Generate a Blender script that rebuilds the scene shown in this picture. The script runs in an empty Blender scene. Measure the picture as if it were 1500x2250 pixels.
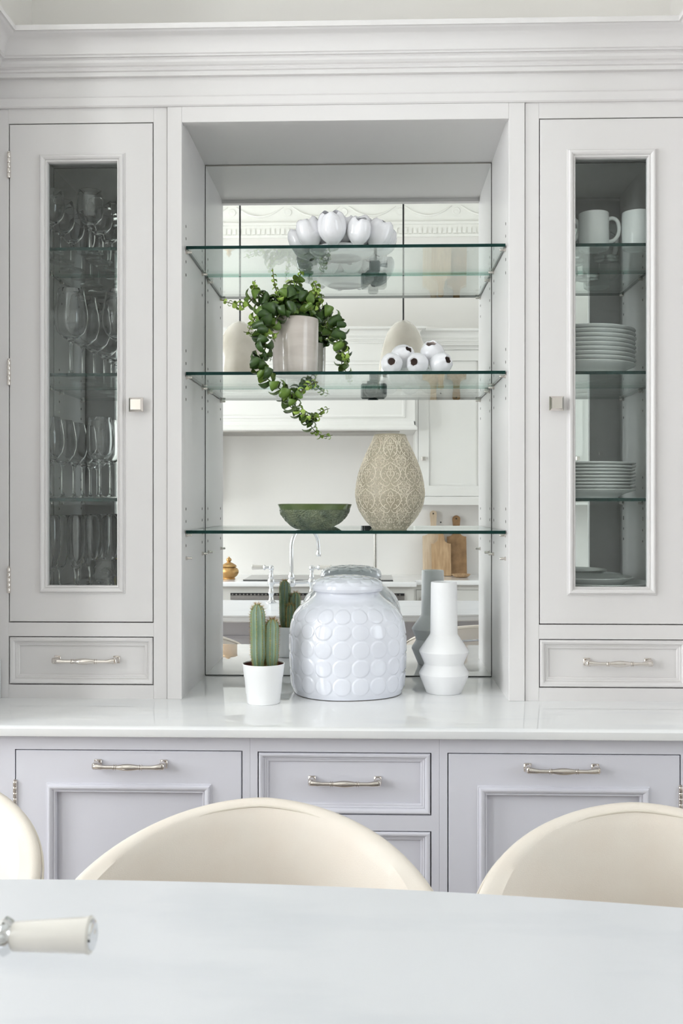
import bpy, bmesh, math, random
from mathutils import Vector, Matrix
random.seed(7)
PI = math.pi
sc = bpy.context.scene
COL = sc.collection

# ------------------------------------------------------------------ camera, world, light, exposure
cd = bpy.data.cameras.new('camera'); cam = bpy.data.objects.new('camera', cd); COL.objects.link(cam)
cd.sensor_fit = 'HORIZONTAL'; cd.sensor_width = 36.0; cd.lens = 36.0 * 2180 / 1500
cd.shift_y = -14 / 1500
cd.clip_start = 0.02; cd.clip_end = 60
cam.location = (0, -2.45, 1.38)
cam.rotation_euler = (PI / 2, 0, math.atan(65 / 2180))
cd.dof.use_dof = True; cd.dof.focus_distance = 2.55; cd.dof.aperture_fstop = 20
sc.camera = cam

w = bpy.data.worlds.new('daylight'); sc.world = w; w.use_nodes = True
bg = w.node_tree.nodes['Background']; bg.inputs[0].default_value = (0.86, 0.93, 1.0, 1); bg.inputs[1].default_value = 1.6

def area(name, loc, rot, sx, sy, power, col):
    l = bpy.data.lights.new(name, 'AREA'); l.shape = 'RECTANGLE'; l.size = sx; l.size_y = sy
    l.energy = power; l.color = col
    o = bpy.data.objects.new(name, l); o.location = loc; o.rotation_euler = rot; COL.objects.link(o); return o
# daylight standing in the window openings (left wall: two tall sashes; right wall: one unseen, added to balance the light)
area('daylight_window', (-2.78, -1.25, 1.95), (0, -PI / 2, 0), 2.1, 1.0, 35, (0.985, 0.99, 1.0))
area('daylight_window', (-2.78, -2.75, 1.95), (0, -PI / 2, 0), 2.1, 1.0, 35, (0.985, 0.99, 1.0))
area('daylight_window', (2.78, -1.95, 1.95), (0, PI / 2, 0), 2.1, 1.6, 8, (0.97, 0.985, 1.0))  # added fill from the right, set in an invented window

vs = sc.view_settings
vs.view_transform = 'Standard'; vs.look = 'None'; vs.gamma = 1.0; vs.use_curve_mapping = False
vs.exposure = 0.78
sc.cycles.use_denoising = True
sc.cycles.use_adaptive_sampling = True; sc.cycles.adaptive_threshold = 0.08; sc.cycles.adaptive_min_samples = 16; sc.cycles.caustics_refractive = False
sc.cycles.max_bounces = 10; sc.cycles.diffuse_bounces = 4; sc.cycles.glossy_bounces = 5
sc.cycles.transmission_bounces = 8; sc.cycles.transparent_max_bounces = 20
sc.cycles.sample_clamp_indirect = 6.0

# ------------------------------------------------------------------ materials
MT = {}
def lin(c): return tuple(((x / 255) / 12.92 if x / 255 <= .04045 else ((x / 255 + .055) / 1.055) ** 2.4) for x in c)
def pm(name, c1, c2=None, scale=8.0, rough=0.5, metal=0.0, bump=0.0, bscale=None, coat=0.0, detail=3.0, trans=0.0, ior=1.5, sss=0.0, stretch=None, contrast=(0.35, 0.65)):
    m = bpy.data.materials.new(name); m.use_nodes = True; nt = m.node_tree; n = nt.nodes; L = nt.links
    b = n['Principled BSDF']
    b.inputs['Roughness'].default_value = rough; b.inputs['Metallic'].default_value = metal
    b.inputs['IOR'].default_value = ior; b.inputs['Coat Weight'].default_value = coat; b.inputs['Coat Roughness'].default_value = 0.06
    b.inputs['Transmission Weight'].default_value = trans
    tc = n.new('ShaderNodeTexCoord'); src = tc.outputs['Object']
    if stretch:
        mp = n.new('ShaderNodeMapping'); mp.inputs['Scale'].default_value = stretch; L.new(src, mp.inputs['Vector']); src = mp.outputs['Vector']
    c2 = c2 or tuple(min(1, x * 1.04) for x in c1)
    nz = n.new('ShaderNodeTexNoise'); nz.inputs['Scale'].default_value = scale; nz.inputs['Detail'].default_value = detail
    L.new(src, nz.inputs['Vector'])
    r = n.new('ShaderNodeValToRGB'); r.color_ramp.elements[0].position = contrast[0]; r.color_ramp.elements[1].position = contrast[1]
    r.color_ramp.elements[0].color = (*c1, 1); r.color_ramp.elements[1].color = (*c2, 1)
    L.new(nz.outputs['Fac'], r.inputs['Fac']); L.new(r.outputs['Color'], b.inputs['Base Color'])
    if bump:
        n2 = n.new('ShaderNodeTexNoise'); n2.inputs['Scale'].default_value = bscale or scale * 6; n2.inputs['Detail'].default_value = 2
        L.new(src, n2.inputs['Vector'])
        bp = n.new('ShaderNodeBump'); bp.inputs['Strength'].default_value = bump; bp.inputs['Distance'].default_value = 0.002
        L.new(n2.outputs['Fac'], bp.inputs['Height']); L.new(bp.outputs['Normal'], b.inputs['Normal'])
    MT[name] = m; return m
def pane_mat(name, tint, r0=0.04, rough=0.0):
    # thin clear glass: transparent body, mirror-like surface after Schlick's law
    m = bpy.data.materials.new(name); m.use_nodes = True; nt = m.node_tree; n = nt.nodes; L = nt.links; n.clear()
    out = n.new('ShaderNodeOutputMaterial'); mx = n.new('ShaderNodeMixShader')
    t = n.new('ShaderNodeBsdfTransparent'); t.inputs[0].default_value = (*tint, 1)
    g = n.new('ShaderNodeBsdfGlossy'); g.inputs['Roughness'].default_value = rough; g.inputs['Color'].default_value = (.97, 1, .99, 1)
    lw = n.new('ShaderNodeLayerWeight'); lw.inputs['Blend'].default_value = 0.5
    p = n.new('ShaderNodeMath'); p.operation = 'POWER'; p.inputs[1].default_value = 5
    ma = n.new('ShaderNodeMath'); ma.operation = 'MULTIPLY_ADD'; ma.inputs[1].default_value = 1 - r0; ma.inputs[2].default_value = r0
    L.new(lw.outputs['Facing'], p.inputs[0]); L.new(p.outputs[0], ma.inputs[0]); L.new(ma.outputs[0], mx.inputs[0])
    L.new(t.outputs[0], mx.inputs[1]); L.new(g.outputs[0], mx.inputs[2]); L.new(mx.outputs[0], out.inputs[0])
    MT[name] = m; return m
def mirror_mat():
    m = bpy.data.materials.new('mirror_silver'); m.use_nodes = True; nt = m.node_tree; n = nt.nodes; n.clear()
    out = n.new('ShaderNodeOutputMaterial'); g = n.new('ShaderNodeBsdfGlossy'); g.inputs['Roughness'].default_value = 0.0
    g.inputs['Color'].default_value = (.93, .945, .935, 1); nt.links.new(g.outputs[0], out.inputs[0]); MT['mirror'] = m
mirror_mat()
pane_mat('pane', (.965, .982, .978), .024); pane_mat('shelf_rear_edge', (.46, .66, .60)); pane_mat('window_pane', (.97, .98, .98)); pane_mat('shelf_glass', (.945, .975, .965))
pm('shelf_edge', (.006, .030, .026), (.009, .040, .034), 30, 0.45)
MT['shelf_edge'].node_tree.nodes['Principled BSDF'].inputs['Specular IOR Level'].default_value = .12
pm('paint', lin((226, 223, 222)), lin((228, 225, 224)), 3, 0.38, bump=.03, bscale=60)
pm('skylit_base_paint', lin((220, 219, 227)), lin((222, 221, 229)), 3, 0.38, bump=.03, bscale=60)  # grey cabinet paint with the bluish skylight tint put into its colour
pm('quartz', lin((236, 236, 236)), lin((228, 229, 231)), 3.2, 0.012, detail=9, ior=1.65, stretch=(1, 3.2, 1), contrast=(.52, .72))
pm('quartz_honed', lin((221, 222, 225)), lin((212, 214, 218)), 3.2, 0.30, detail=9, stretch=(1, 3.2, 1), contrast=(.52, .72), ior=1.4)
pm('wall_white', lin((233, 230, 225)), lin((235, 232, 228)), 2, 0.75, bump=.03)
pm('ceiling_white', lin((238, 238, 235)), None, 2, 0.8)
pm('plaster', lin((240, 239, 233)), None, 4, 0.6)
pm('far_paint', lin((226, 225, 220)), lin((228, 227, 223)), 3, 0.4)
pm('floor_oak', lin((186, 176, 164)), lin((172, 162, 150)), 4, 0.35, stretch=(1, 9, 1))
pm('nickel', lin((228, 222, 216)), lin((220, 214, 208)), 9, 0.11, metal=1)
pm('chrome', lin((228, 230, 232)), lin((220, 222, 226)), 9, 0.06, metal=1)
pm('steel', lin((176, 172, 166)), lin((160, 157, 152)), 20, 0.3, metal=1, stretch=(1, 1, 20))
pm('dark_gap', lin((60, 60, 60)), None, 5, 0.8)
pm('black', lin((28, 28, 29)), lin((36, 36, 37)), 20, 0.4)
pm('black_glass', lin((30, 31, 32)), None, 20, 0.05)
pm('white_glaze', lin((240, 239, 242)), lin((236, 236, 240)), 7, 0.12, coat=.5)
pm('jar_glaze', lin((233, 235, 243)), lin((229, 231, 240)), 9, 0.13, coat=.6, bump=.04, bscale=30)
pm('matt_white', lin((243, 243, 243)), lin((239, 239, 240)), 9, 0.6)
pm('pot_white', lin((246, 246, 246)), None, 9, 0.3)
pm('china', lin((232, 234, 232)), lin((228, 231, 229)), 9, 0.18)
pm('cream_glaze', lin((216, 207, 199)), lin((203, 193, 185)), 14, 0.14, coat=.4, bump=.10, bscale=40, stretch=(.6, .6, 2.5))
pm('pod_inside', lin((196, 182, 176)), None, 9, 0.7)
pm('taupe', lin((172, 163, 143)), lin((160, 151, 130)), 22, 0.45)
pm('relief_cream', lin((226, 218, 200)), lin((214, 205, 186)), 40, 0.5)
pm('terracotta', lin((150, 108, 88)), None, 20, 0.8)
pm('soil', lin((84, 54, 44)), lin((60, 38, 32)), 90, 0.95, bump=.6, bscale=160)
pm('inner_pot', lin((112, 62, 52)), None, 20, 0.8)
pm('cactus_skin', lin((116, 144, 112)), lin((148, 168, 150)), 16, 0.5)
pm('cactus_rib', lin((122, 142, 84)), lin((146, 154, 92)), 40, 0.6)
pm('spine', lin((205, 182, 120)), lin((170, 130, 80)), 60, 0.6)
pm('leaf_dark', lin((50, 74, 36)), lin((68, 96, 44)), 60, 0.3)
pm('leaf_mid', lin((88, 118, 46)), lin((110, 140, 58)), 60, 0.32)
pm('leaf_young', lin((150, 182, 76)), lin((176, 202, 98)), 60, 0.35)
pm('leaf_under', lin((136, 160, 76)), lin((116, 144, 62)), 60, 0.4)
pm('stem_green', lin((96, 118, 52)), lin((110, 100, 56)), 60, 0.5)
pm('upholstery', lin((235, 227, 216)), lin((233, 223, 211)), 12, 0.62, bump=.22, bscale=700)
pm('piping', lin((228, 220, 206)), None, 40, 0.6)
pm('wood_light', lin((214, 196, 172)), lin((198, 176, 148)), 7, 0.5, stretch=(9, 9, 1.2))
pm('wood_mid', lin((192, 162, 126)), lin((166, 134, 98)), 7, 0.5, stretch=(9, 9, 1.2))
pm('wood_dark', lin((158, 124, 86)), lin((128, 98, 66)), 16, 0.55, bump=.4, bscale=30)
pm('brass', lin((208, 172, 116)), lin((176, 136, 84)), 26, 0.38, metal=.65)
pm('lamp_shade', lin((208, 202, 190)), lin((190, 183, 169)), 9, 0.16, coat=1.0)
pm('ceramic_lever', lin((220, 216, 209)), None, 9, 0.18)
pm('lemon', lin((226, 206, 70)), lin((214, 188, 50)), 30, 0.4)
def glassware():
    m = bpy.data.materials.new('crystal'); m.use_nodes = True
    b = m.node_tree.nodes['Principled BSDF']; b.inputs['Transmission Weight'].default_value = 1; b.inputs['Roughness'].default_value = 0
    b.inputs['IOR'].default_value = 1.48; b.inputs['Base Color'].default_value = (.985, .99, .99, 1); MT['crystal'] = m
glassware()
def green_glass():
    m = pm('green_glass', lin((112, 126, 106)), lin((146, 156, 124)), 30, 0.10, trans=.1)
    nt = m.node_tree; n = nt.nodes; b = n['Principled BSDF']
    v = n.new('ShaderNodeTexVoronoi'); v.inputs['Scale'].default_value = 260
    tc = n.new('ShaderNodeTexCoord'); nt.links.new(tc.outputs['Object'], v.inputs['Vector'])
    bp = n.new('ShaderNodeBump'); bp.inputs['Strength'].default_value = 1.0; bp.inputs['Distance'].default_value = .006; bp.invert = True
    nt.links.new(v.outputs['Distance'], bp.inputs['Height']); nt.links.new(bp.outputs['Normal'], b.inputs['Normal'])
green_glass()
pm('green_rim', lin((150, 170, 112)), lin((126, 148, 92)), 24, 0.06, trans=.6)

# ------------------------------------------------------------------ mesh helpers
class MB:
    def __init__(s): s.v = []; s.f = []; s.m = []
    def add(s, vs_, fs, mi=0):
        o = len(s.v); s.v += [tuple(p) for p in vs_]
        for f in fs: s.f.append(tuple(i + o for i in f)); s.m.append(mi)
        return s
    def box(s, x0, x1, y0, y1, z0, z1, b=0.0, mi=0, M=None):
        if b <= 0:
            v = [(x, y, z) for x in (x0, x1) for y in (y0, y1) for z in (z0, z1)]
            f = [(0, 1, 3, 2), (4, 6, 7, 5), (0, 4, 5, 1), (2, 3, 7, 6), (0, 2, 6, 4), (1, 5, 7, 3)]
        else:
            v = []; idx = {}
            lo = (x0, y0, z0); hi = (x1, y1, z1)
            for c in [(i, j, k) for i in (0, 1) for j in (0, 1) for k in (0, 1)]:
                for a in range(3):
                    p = []
                    for q in range(3):
                        e = hi[q] if c[q] else lo[q]
                        if q != a: e += -b if c[q] else b
                        p.append(e)
                    idx[(c, a)] = len(v); v.append(tuple(p))
            f = []
            for a in range(3):
                o = [q for q in range(3) if q != a]
                for sgn in (0, 1):
                    cs = []
                    for (i, j) in ((0, 0), (1, 0), (1, 1), (0, 1)):
                        c = [0, 0, 0]; c[a] = sgn; c[o[0]] = i; c[o[1]] = j; cs.append(idx[(tuple(c), a)])
                    f.append(tuple(cs))
            for a in range(3):
                o = [q for q in range(3) if q != a]
                for i in (0, 1):
                    for j in (0, 1):
                        c0 = [0, 0, 0]; c0[o[0]] = i; c0[o[1]] = j; c1 = list(c0); c1[a] = 1
                        c0 = tuple(c0); c1 = tuple(c1)
                        f.append((idx[(c0, o[0])], idx[(c1, o[0])], idx[(c1, o[1])], idx[(c0, o[1])]))
            for c in [(i, j, k) for i in (0, 1) for j in (0, 1) for k in (0, 1)]:
                f.append((idx[(c, 0)], idx[(c, 1)], idx[(c, 2)]))
        if M is not None: v = [M @ Vector(p) for p in v]
        return s.add(v, f, mi)
    def grid(s, fn, nu, nv, cu=False, cv=False, mi=0):
        vs_ = [fn(i / (nu if cu else nu - 1), j / (nv if cv else nv - 1)) for i in range(nu) for j in range(nv)]
        fs = []
        for i in range(nu if cu else nu - 1):
            for j in range(nv if cv else nv - 1):
                a = i * nv + j; b_ = ((i + 1) % nu) * nv + j; c = ((i + 1) % nu) * nv + (j + 1) % nv; d = i * nv + (j + 1) % nv
                fs.append((a, b_, c, d))
        return s.add(vs_, fs, mi)
    def lathe(s, prof, c=(0, 0, 0), seg=32, M=None, mi=0):
        vs_ = []; fs = []; rings = []
        for r, z in prof:
            if r < 1e-6: rings.append([len(vs_)]); vs_.append((0, 0, z))
            else:
                rings.append(list(range(len(vs_), len(vs_) + seg)))
                vs_ += [(r * math.cos(2 * PI * k / seg), r * math.sin(2 * PI * k / seg), z) for k in range(seg)]
        for a, b_ in zip(rings, rings[1:]):
            for k in range(seg):
                k2 = (k + 1) % seg
                if len(a) == 1 and len(b_) == 1: continue
                if len(a) == 1: fs.append((a[0], b_[k2], b_[k]))
                elif len(b_) == 1: fs.append((a[k], a[k2], b_[0]))
                else: fs.append((a[k], a[k2], b_[k2], b_[k]))
        if M is not None: vs_ = [M @ Vector(p) for p in vs_]
        vs_ = [(p[0] + c[0], p[1] + c[1], p[2] + c[2]) for p in vs_]
        return s.add(vs_, fs, mi)
    def tube(s, pts, r, seg=8, closed=False, cap=True, mi=0):
        P = [Vector(p) for p in pts]; n = len(P)
        R = r if isinstance(r, (list, tuple)) else [r] * n
        T = []
        for i in range(n):
            a = P[(i - 1) % n] if (closed or i > 0) else P[0]; b_ = P[(i + 1) % n] if (closed or i < n - 1) else P[-1]
            T.append((b_ - a).normalized())
        up = Vector((0, 0, 1)) if abs(T[0].z) < .9 else Vector((1, 0, 0))
        N = (up - T[0] * up.dot(T[0])).normalized(); vs_ = []
        for i in range(n):
            N = N - T[i] * N.dot(T[i])
            N = N.normalized() if N.length > 1e-6 else T[i].orthogonal().normalized()
            B = T[i].cross(N)
            for k in range(seg):
                a = 2 * PI * k / seg; vs_.append(P[i] + (N * math.cos(a) + B * math.sin(a)) * R[i])
        fs = []
        for i in range(n if closed else n - 1):
            for k in range(seg):
                i2 = (i + 1) % n; k2 = (k + 1) % seg
                fs.append((i * seg + k, i * seg + k2, i2 * seg + k2, i2 * seg + k))
        if cap and not closed:
            fs.append(tuple(range(seg - 1, -1, -1))); fs.append(tuple(range((n - 1) * seg, n * seg)))
        return s.add(vs_, fs, mi)
    def frame(s, prof, x0, x1, z0, z1, y, closed=False, mi=0):
        # mitred moulding round a rectangle in the XZ plane; prof = (offset outwards, height towards the room)
        vs_ = []; fs = []
        for o, h in prof:
            vs_ += [(x0 - o, y - h, z0 - o), (x1 + o, y - h, z0 - o), (x1 + o, y - h, z1 + o), (x0 - o, y - h, z1 + o)]
        n = len(prof)
        for i in range(n if closed else n - 1):
            j = (i + 1) % n
            for k in range(4):
                k2 = (k + 1) % 4; fs.append((i * 4 + k, i * 4 + k2, j * 4 + k2, j * 4 + k))
        return s.add(vs_, fs, mi)
    def build(s, name, mat, parent=None, smooth=35, loc=None):
        me = bpy.data.meshes.new(name); me.from_pydata(s.v, [], s.f)
        mats = mat if isinstance(mat, (list, tuple)) else [mat]
        for q in mats: me.materials.append(MT[q])
        if len(mats) > 1: me.polygons.foreach_set('material_index', s.m)
        bm = bmesh.new(); bm.from_mesh(me); bmesh.ops.recalc_face_normals(bm, faces=bm.faces); bm.to_mesh(me); bm.free()
        if smooth:
            me.shade_smooth(); me.set_sharp_from_angle(angle=math.radians(smooth))
        o = bpy.data.objects.new(name, me); COL.objects.link(o)
        if parent is not None: o.parent = parent
        if loc is not None: o.location = loc
        return o
def tag(o, label=None, cat=None, group=None, kind=None):
    if label: o['label'] = label
    if cat: o['category'] = cat
    if group: o['group'] = group
    if kind: o['kind'] = kind
    return o
def thing(name, label, cat, loc=(0, 0, 0), rz=0, group=None):
    o = bpy.data.objects.new(name, None); COL.objects.link(o); o.location = loc; o.rotation_euler = (0, 0, rz); o.empty_display_size = .05
    return tag(o, label, cat, group)
def copy_tree(o, parent=None):
    c = o.copy(); COL.objects.link(c); c.parent = parent
    for ch in list(o.children): copy_tree(ch, c)
    return c
def place(o, loc, rz=0, label=None, group=None):
    o.location = loc; o.rotation_euler = (0, 0, rz)
    return tag(o, label, None, group)
def spline(pts, per=8):
    P = [Vector(p) for p in pts]; P = [P[0] * 2 - P[1]] + P + [P[-1] * 2 - P[-2]]; out = []
    for i in range(1, len(P) - 2):
        a, b_, c, d = P[i - 1:i + 3]
        for k in range(per):
            t = k / per
            out.append(.5 * ((2 * b_) + (c - a) * t + (2 * a - 5 * b_ + 4 * c - d) * t * t + (3 * b_ - a - 3 * c + d) * t ** 3))
    out.append(P[-2]); return out
def struct(mb, name, mat, label=None, parent=None, smooth=35):
    o = mb.build(name, mat, parent, smooth)
    if parent is None: o['kind'] = 'structure'
    if label: o['label'] = label
    return o

# ------------------------------------------------------------------ the room
XL, XR, YF, YB, ZC = -2.6, 2.6, -3.78, 0.345, 3.60
XA, XB = -0.938, 0.808            # alcove that holds the dresser (faces of the return panels)
CT = 0.900                        # worktop height
struct(MB().box(XL - .2, XR + .2, YF - .2, YB + .2, -.1, 0), 'floor', 'floor_oak', 'pale oak kitchen floor')
struct(MB().box(XL - .2, XR + .2, YF - .2, YB + .2, ZC, ZC + .1), 'ceiling', 'ceiling_white', 'white ceiling')
struct(MB().box(XA - .026, XB + .026, YB, YB + .2, 0, ZC), 'wall_back', 'wall_white', 'off-white wall above and behind the dresser')
struct(MB().box(XL - .2, XA - .026, -.33, YB + .2, 0, ZC), 'wall_pier_left', 'wall_white', 'off-white wall pier left of the dresser alcove')
struct(MB().box(XB + .026, XR + .2, -.33, YB + .2, 0, ZC), 'wall_pier_right', 'wall_white', 'off-white wall pier right of the dresser alcove')
struct(MB().box(XL - .2, XR + .2, YF - .2, YF, 0, ZC), 'wall_front', 'wall_white', 'off-white kitchen wall seen in the mirror')
def windowed_wall(name, xa, xb, wins, z0, z1, label):
    mb = MB(); ys = sorted(wins); cur = YF
    for a, b_ in ys:
        mb.box(xa, xb, cur, a, 0, ZC); mb.box(xa, xb, a, b_, 0, z0); mb.box(xa, xb, a, b_, z1, ZC); cur = b_
    mb.box(xa, xb, cur, -.33, 0, ZC)
    struct(mb, name, 'wall_white', label)
windowed_wall('wall_left', XL - .2, XL, [(-1.75, -.75), (-3.25, -2.25)], .9, 3.0, 'off-white wall with two tall windows')
windowed_wall('wall_right', XR, XR + .2, [(-2.75, -1.15)], .9, 3.0, 'off-white wall with one wide unseen window added to balance the light')
def window(i, x, a, b_, z0, z1):
    mb = MB(); d = .03; fw = .06
    for (p, q, r, t) in ((a, a + fw, z0, z1), (b_ - fw, b_, z0, z1), (a + fw, b_ - fw, z0, z0 + fw), (a + fw, b_ - fw, z1 - fw, z1), (a + fw, b_ - fw, (z0 + z1) / 2 - .025, (z0 + z1) / 2 + .025)):
        mb.box(x - d, x + d, p, q, r, t, .004)
    o = struct(mb, 'window_%d' % i, 'plaster', 'white painted sash window frame')
    m2 = MB().box(x - .003, x + .003, a + fw, b_ - fw, z0 + fw, (z0 + z1) / 2 - .025); m2.build('pane', 'window_pane', o)
    m2 = MB().box(x - .003, x + .003, a + fw, b_ - fw, (z0 + z1) / 2 + .025, z1 - fw); m2.build('pane', 'window_pane', o)
window(1, XL - .1, -1.75, -.75, .9, 3.0); window(2, XL - .1, -3.25, -2.25, .9, 3.0); window(3, XR + .1, -2.75, -1.15, .9, 3.0)  # the third window is added, unseen, to balance the light

# crown moulding of the dresser, returned along both sides of the alcove
CROWN = [(.000, 2.4425), (.012, 2.4425), (.014, 2.4475), (.014, 2.452), (.0185, 2.4535), (.0205, 2.457), (.0185, 2.4605), (.019, 2.462), (.024, 2.464), (.0285, 2.469), (.030, 2.4745),
         (.0285, 2.479), (.030, 2.4805), (.036, 2.4805), (.036, 2.484), (.040, 2.486), (.040, 2.496), (.0415, 2.503), (.0455, 2.5105), (.052, 2.517), (.060, 2.521), (.068, 2.5235), (.0725, 2.5265), (.0745, 2.5275), (.080, 2.5275), (.080, 2.540), (.0, 2.540)]
def crown_run(prof, xa, xb, y, yend, sgn=-1):
    mb = MB(); vs_ = []; fs = []
    for p, z in prof: vs_ += [(xa + p, yend, z), (xa + p, y + sgn * p, z), (xb - p, y + sgn * p, z), (xb - p, yend, z)]
    n = len(prof)
    for i in range(n):
        j = (i + 1) % n
        for k in range(3): fs.append((i * 4 + k, i * 4 + k + 1, j * 4 + k + 1, j * 4 + k))
    fs.append(tuple(i * 4 for i in range(n))); fs.append(tuple(i * 4 + 3 for i in range(n)))
    return mb.add(vs_, fs)
struct(crown_run(CROWN, XA, XB, 0, -.328), 'trim_1', 'paint', 'light grey stepped crown moulding along the dresser top', smooth=25)
fz = [(0, 2.369), (.006, 2.369), (.009, 2.372), (.009, 2.391), (.005, 2.396), (.0, 2.397)]
struct(crown_run(fz, XA, XB, 0, -.328), 'trim_2', 'paint', 'thin flat grey band below the crown moulding', smooth=20)
struct(MB().box(XA, XB, 0, .02, 2.369, 2.50), 'trim_3', 'paint', 'plain light grey frieze board between crown and cupboards')
# top boards closing the dresser and return panels either side of the alcove
struct(MB().box(XA, XB, .0, YB, 2.50, 2.53), 'trim_4', 'paint', 'grey top board of the dresser')
struct(MB().box(XA - .026, XA, -.328, YB, CT, 2.50), 'trim_5', 'paint', 'light grey return panel at the left end of the dresser')
struct(MB().box(XB, XB + .026, -.328, YB, CT, 2.50), 'trim_6', 'paint', 'light grey return panel at the right end of the dresser')
struct(MB().box(XA - .026, XA, -.26, YB, 0, CT).box(XB, XB + .026, -.26, YB, 0, CT), 'trim_10', 'skylit_base_paint', 'narrow grey scribing fillets at both ends of the base cabinets')

# ------------------------------------------------------------------ cabinet hardware
def handle(parent, x, z, y, Ln, mat='nickel'):
    h = Ln / 2; mb = MB()
    for s in (-1, 1):
        xc = x + s * (h - .0085)
        mb.box(xc - .0085, xc + .0085, y - .004, y, z - .0095, z + .0095, .0012)            # foot plate
        mb.box(xc - .0068, xc + .0068, y - .030, y - .003, z - .0075, z + .0075, .003)      # post
        mb.tube([(xc, y - .028, z), (xc - s * .006, y - .0295, z), (xc - s * .014, y - .0305, z - .0008), (xc - s * .022, y - .0308, z - .001)], [.0066, .0066, .0056, .0046], 10)
    prof = []
    for k in range(33):
        t = -1 + 2 * k / 32; xx = t * (h - .028); a = abs(t)
        r = .0046
        if a < .52: r = .0046 + .0034 * math.cos(a / .52 * PI / 2) ** 1.3
        prof.append((x + xx, r))
    mb.tube([(p, y - .0308, z - .001) for p, r in prof], [r for p, r in prof], 12)
    for s in (-1, 1):
        for dx in (-.0022, .0022):
            xr = x + s * (h - .028) * .53 + dx
            mb.tube([(xr - .0014, y - .0308, z - .001), (xr - .0005, y - .0308, z - .001), (xr + .0005, y - .0308, z - .001), (xr + .0014, y - .0308, z - .001)], [.0052, .0066, .0066, .0052], 12)
    o = mb.build('handle', mat, parent, 40); o['label'] = 'polished nickel bar handle'; return o
def knob(parent, x, z, y):
    mb = MB().lathe([(0, 0), (.007, 0), (.0055, .006), (.0055, .016)], M=Matrix.Translation((x, y, z)) @ Matrix.Rotation(PI / 2, 4, 'X'), seg=16)
    s = .0175; t = .0125; y1 = y - .014
    v = [(x + a * s, y1, z + b * s) for a, b in ((-1, -1), (1, -1), (1, 1), (-1, 1))] + [(x + a * s, y1 - .006, z + b * s) for a, b in ((-1, -1), (1, -1), (1, 1), (-1, 1))] + [(x + a * t, y1 - .012, z + b * t) for a, b in ((-1, -1), (1, -1), (1, 1), (-1, 1))]
    f = [(0, 1, 2, 3), (8, 9, 10, 11)] + [(i, (i + 1) % 4, 4 + (i + 1) % 4, 4 + i) for i in range(4)] + [(4 + i, 4 + (i + 1) % 4, 8 + (i + 1) % 4, 8 + i) for i in range(4)]
    mb.add(v, f); o = mb.build('knob', 'nickel', parent, 25); o['label'] = 'square polished nickel knob'; return o
def hinge(parent, x, z0, z1, y):
    mb = MB(); n = 5; L_ = (z1 - z0) / n
    for k in range(n): mb.lathe([(0, 0), (.0042, 0), (.0046, .001), (.0046, L_ - .0015), (.0042, L_ - .0008), (0, L_ - .0008)], (x, y - .0025, z0 + k * L_), 12)
    mb.lathe([(0, 0), (.0030, .0005), (.0032, .003), (0, .005)], (x, y - .0025, z1), 12)
    mb.box(x - .004, x + .004, y - .0008, y + .002, z0, z1)
    o = mb.build('hinge', 'nickel', parent, 40); return o
BOLECTION = [(0, -.012), (0, -.001), (.0015, .0022), (.0040, .0030), (.0052, .0018), (.0062, .0050), (.009, .0082), (.0120, .0096), (.0150, .0090), (.0172, .0062), (.0178, .0030), (.0200, .0030), (.0210, 0)]
def drawer_moulding(mb, x0, x1, z0, z1, y, wd):
    k = wd / .0215
    prof = [(0, -.016), (0, -.010), (-.002, -.0082), (-.0048, -.0082), (-.0056, -.0064), (-.0080, -.0052), (-.0092, -.0060), (-.0100, -.0042), (-.0118, -.0012), (-.0145, .0012), (-.0175, .0020), (-.0200, .0010), (-.0215, -.0014), (-.0215, -.018)]
    return mb.frame([(-o * k, h) for o, h in prof], x0 + wd, x1 - wd, z0 + wd, z1 - wd, y)
def panel_with_hole(mb, X0, X1, Z0, Z1, x0, x1, z0, z1, y0, y1, ch=.0012):
    # flat board with a rectangular hole, outer arrises eased
    ring = lambda a, b_, c, d, y: [(a, y, c), (b_, y, c), (b_, y, d), (a, y, d)]
    R = [ring(x0, x1, z0, z1, y1), ring(x0, x1, z0, z1, y0), ring(X0 + ch, X1 - ch, Z0 + ch, Z1 - ch, y0), ring(X0, X1, Z0, Z1, y0 + ch), ring(X0, X1, Z0, Z1, y1)]
    vs_ = sum(R, []); fs = []
    for i in range(5):
        j = (i + 1) % 5
        for k in range(4): fs.append((i * 4 + k, i * 4 + (k + 1) % 4, j * 4 + (k + 1) % 4, j * 4 + k))
    return mb.add(vs_, fs)
def pins(parent, xs, z, ys, face):
    for y in ys:
        mb = MB()
        mb.tube([(xs, y, z), (xs + face * .004, y, z), (xs + face * .0042, y, z)], [.0045, .0045, .0034], 10)
        mb.tube([(xs + face * .004, y, z), (xs + face * .013, y, z), (xs + face * .015, y, z)], [.0034, .0034, .0022], 10)
        mb.build('shelf_pin', 'nickel', parent, 40)
HOLES = [2.087, 2.056, 1.9975, 1.964, 1.772, 1.740, 1.680, 1.649, 1.3715, 1.340, 1.2787]
def peg_holes(parent, x, ys, face, zs):
    mb = MB()
    for y in ys:
        for z in zs:
            M = Matrix.Translation((x, y, z)) @ Matrix.Rotation(face * PI / 2, 4, 'Y')
            mb.lathe([(.0042, 0), (.0042, .0006), (.0034, .0007)], seg=12, M=M, mi=0)
            mb.lathe([(.0034, .0007), (.0031, .0003), (0, .0003)], seg=12, M=M, mi=1)  # black centre paints the shade inside a drilled hole
    o = mb.build('peg_hole_row', ['steel', 'black'], parent, 0); o['kind'] = 'stuff'; o['label'] = 'row of small shelf peg holes'

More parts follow.
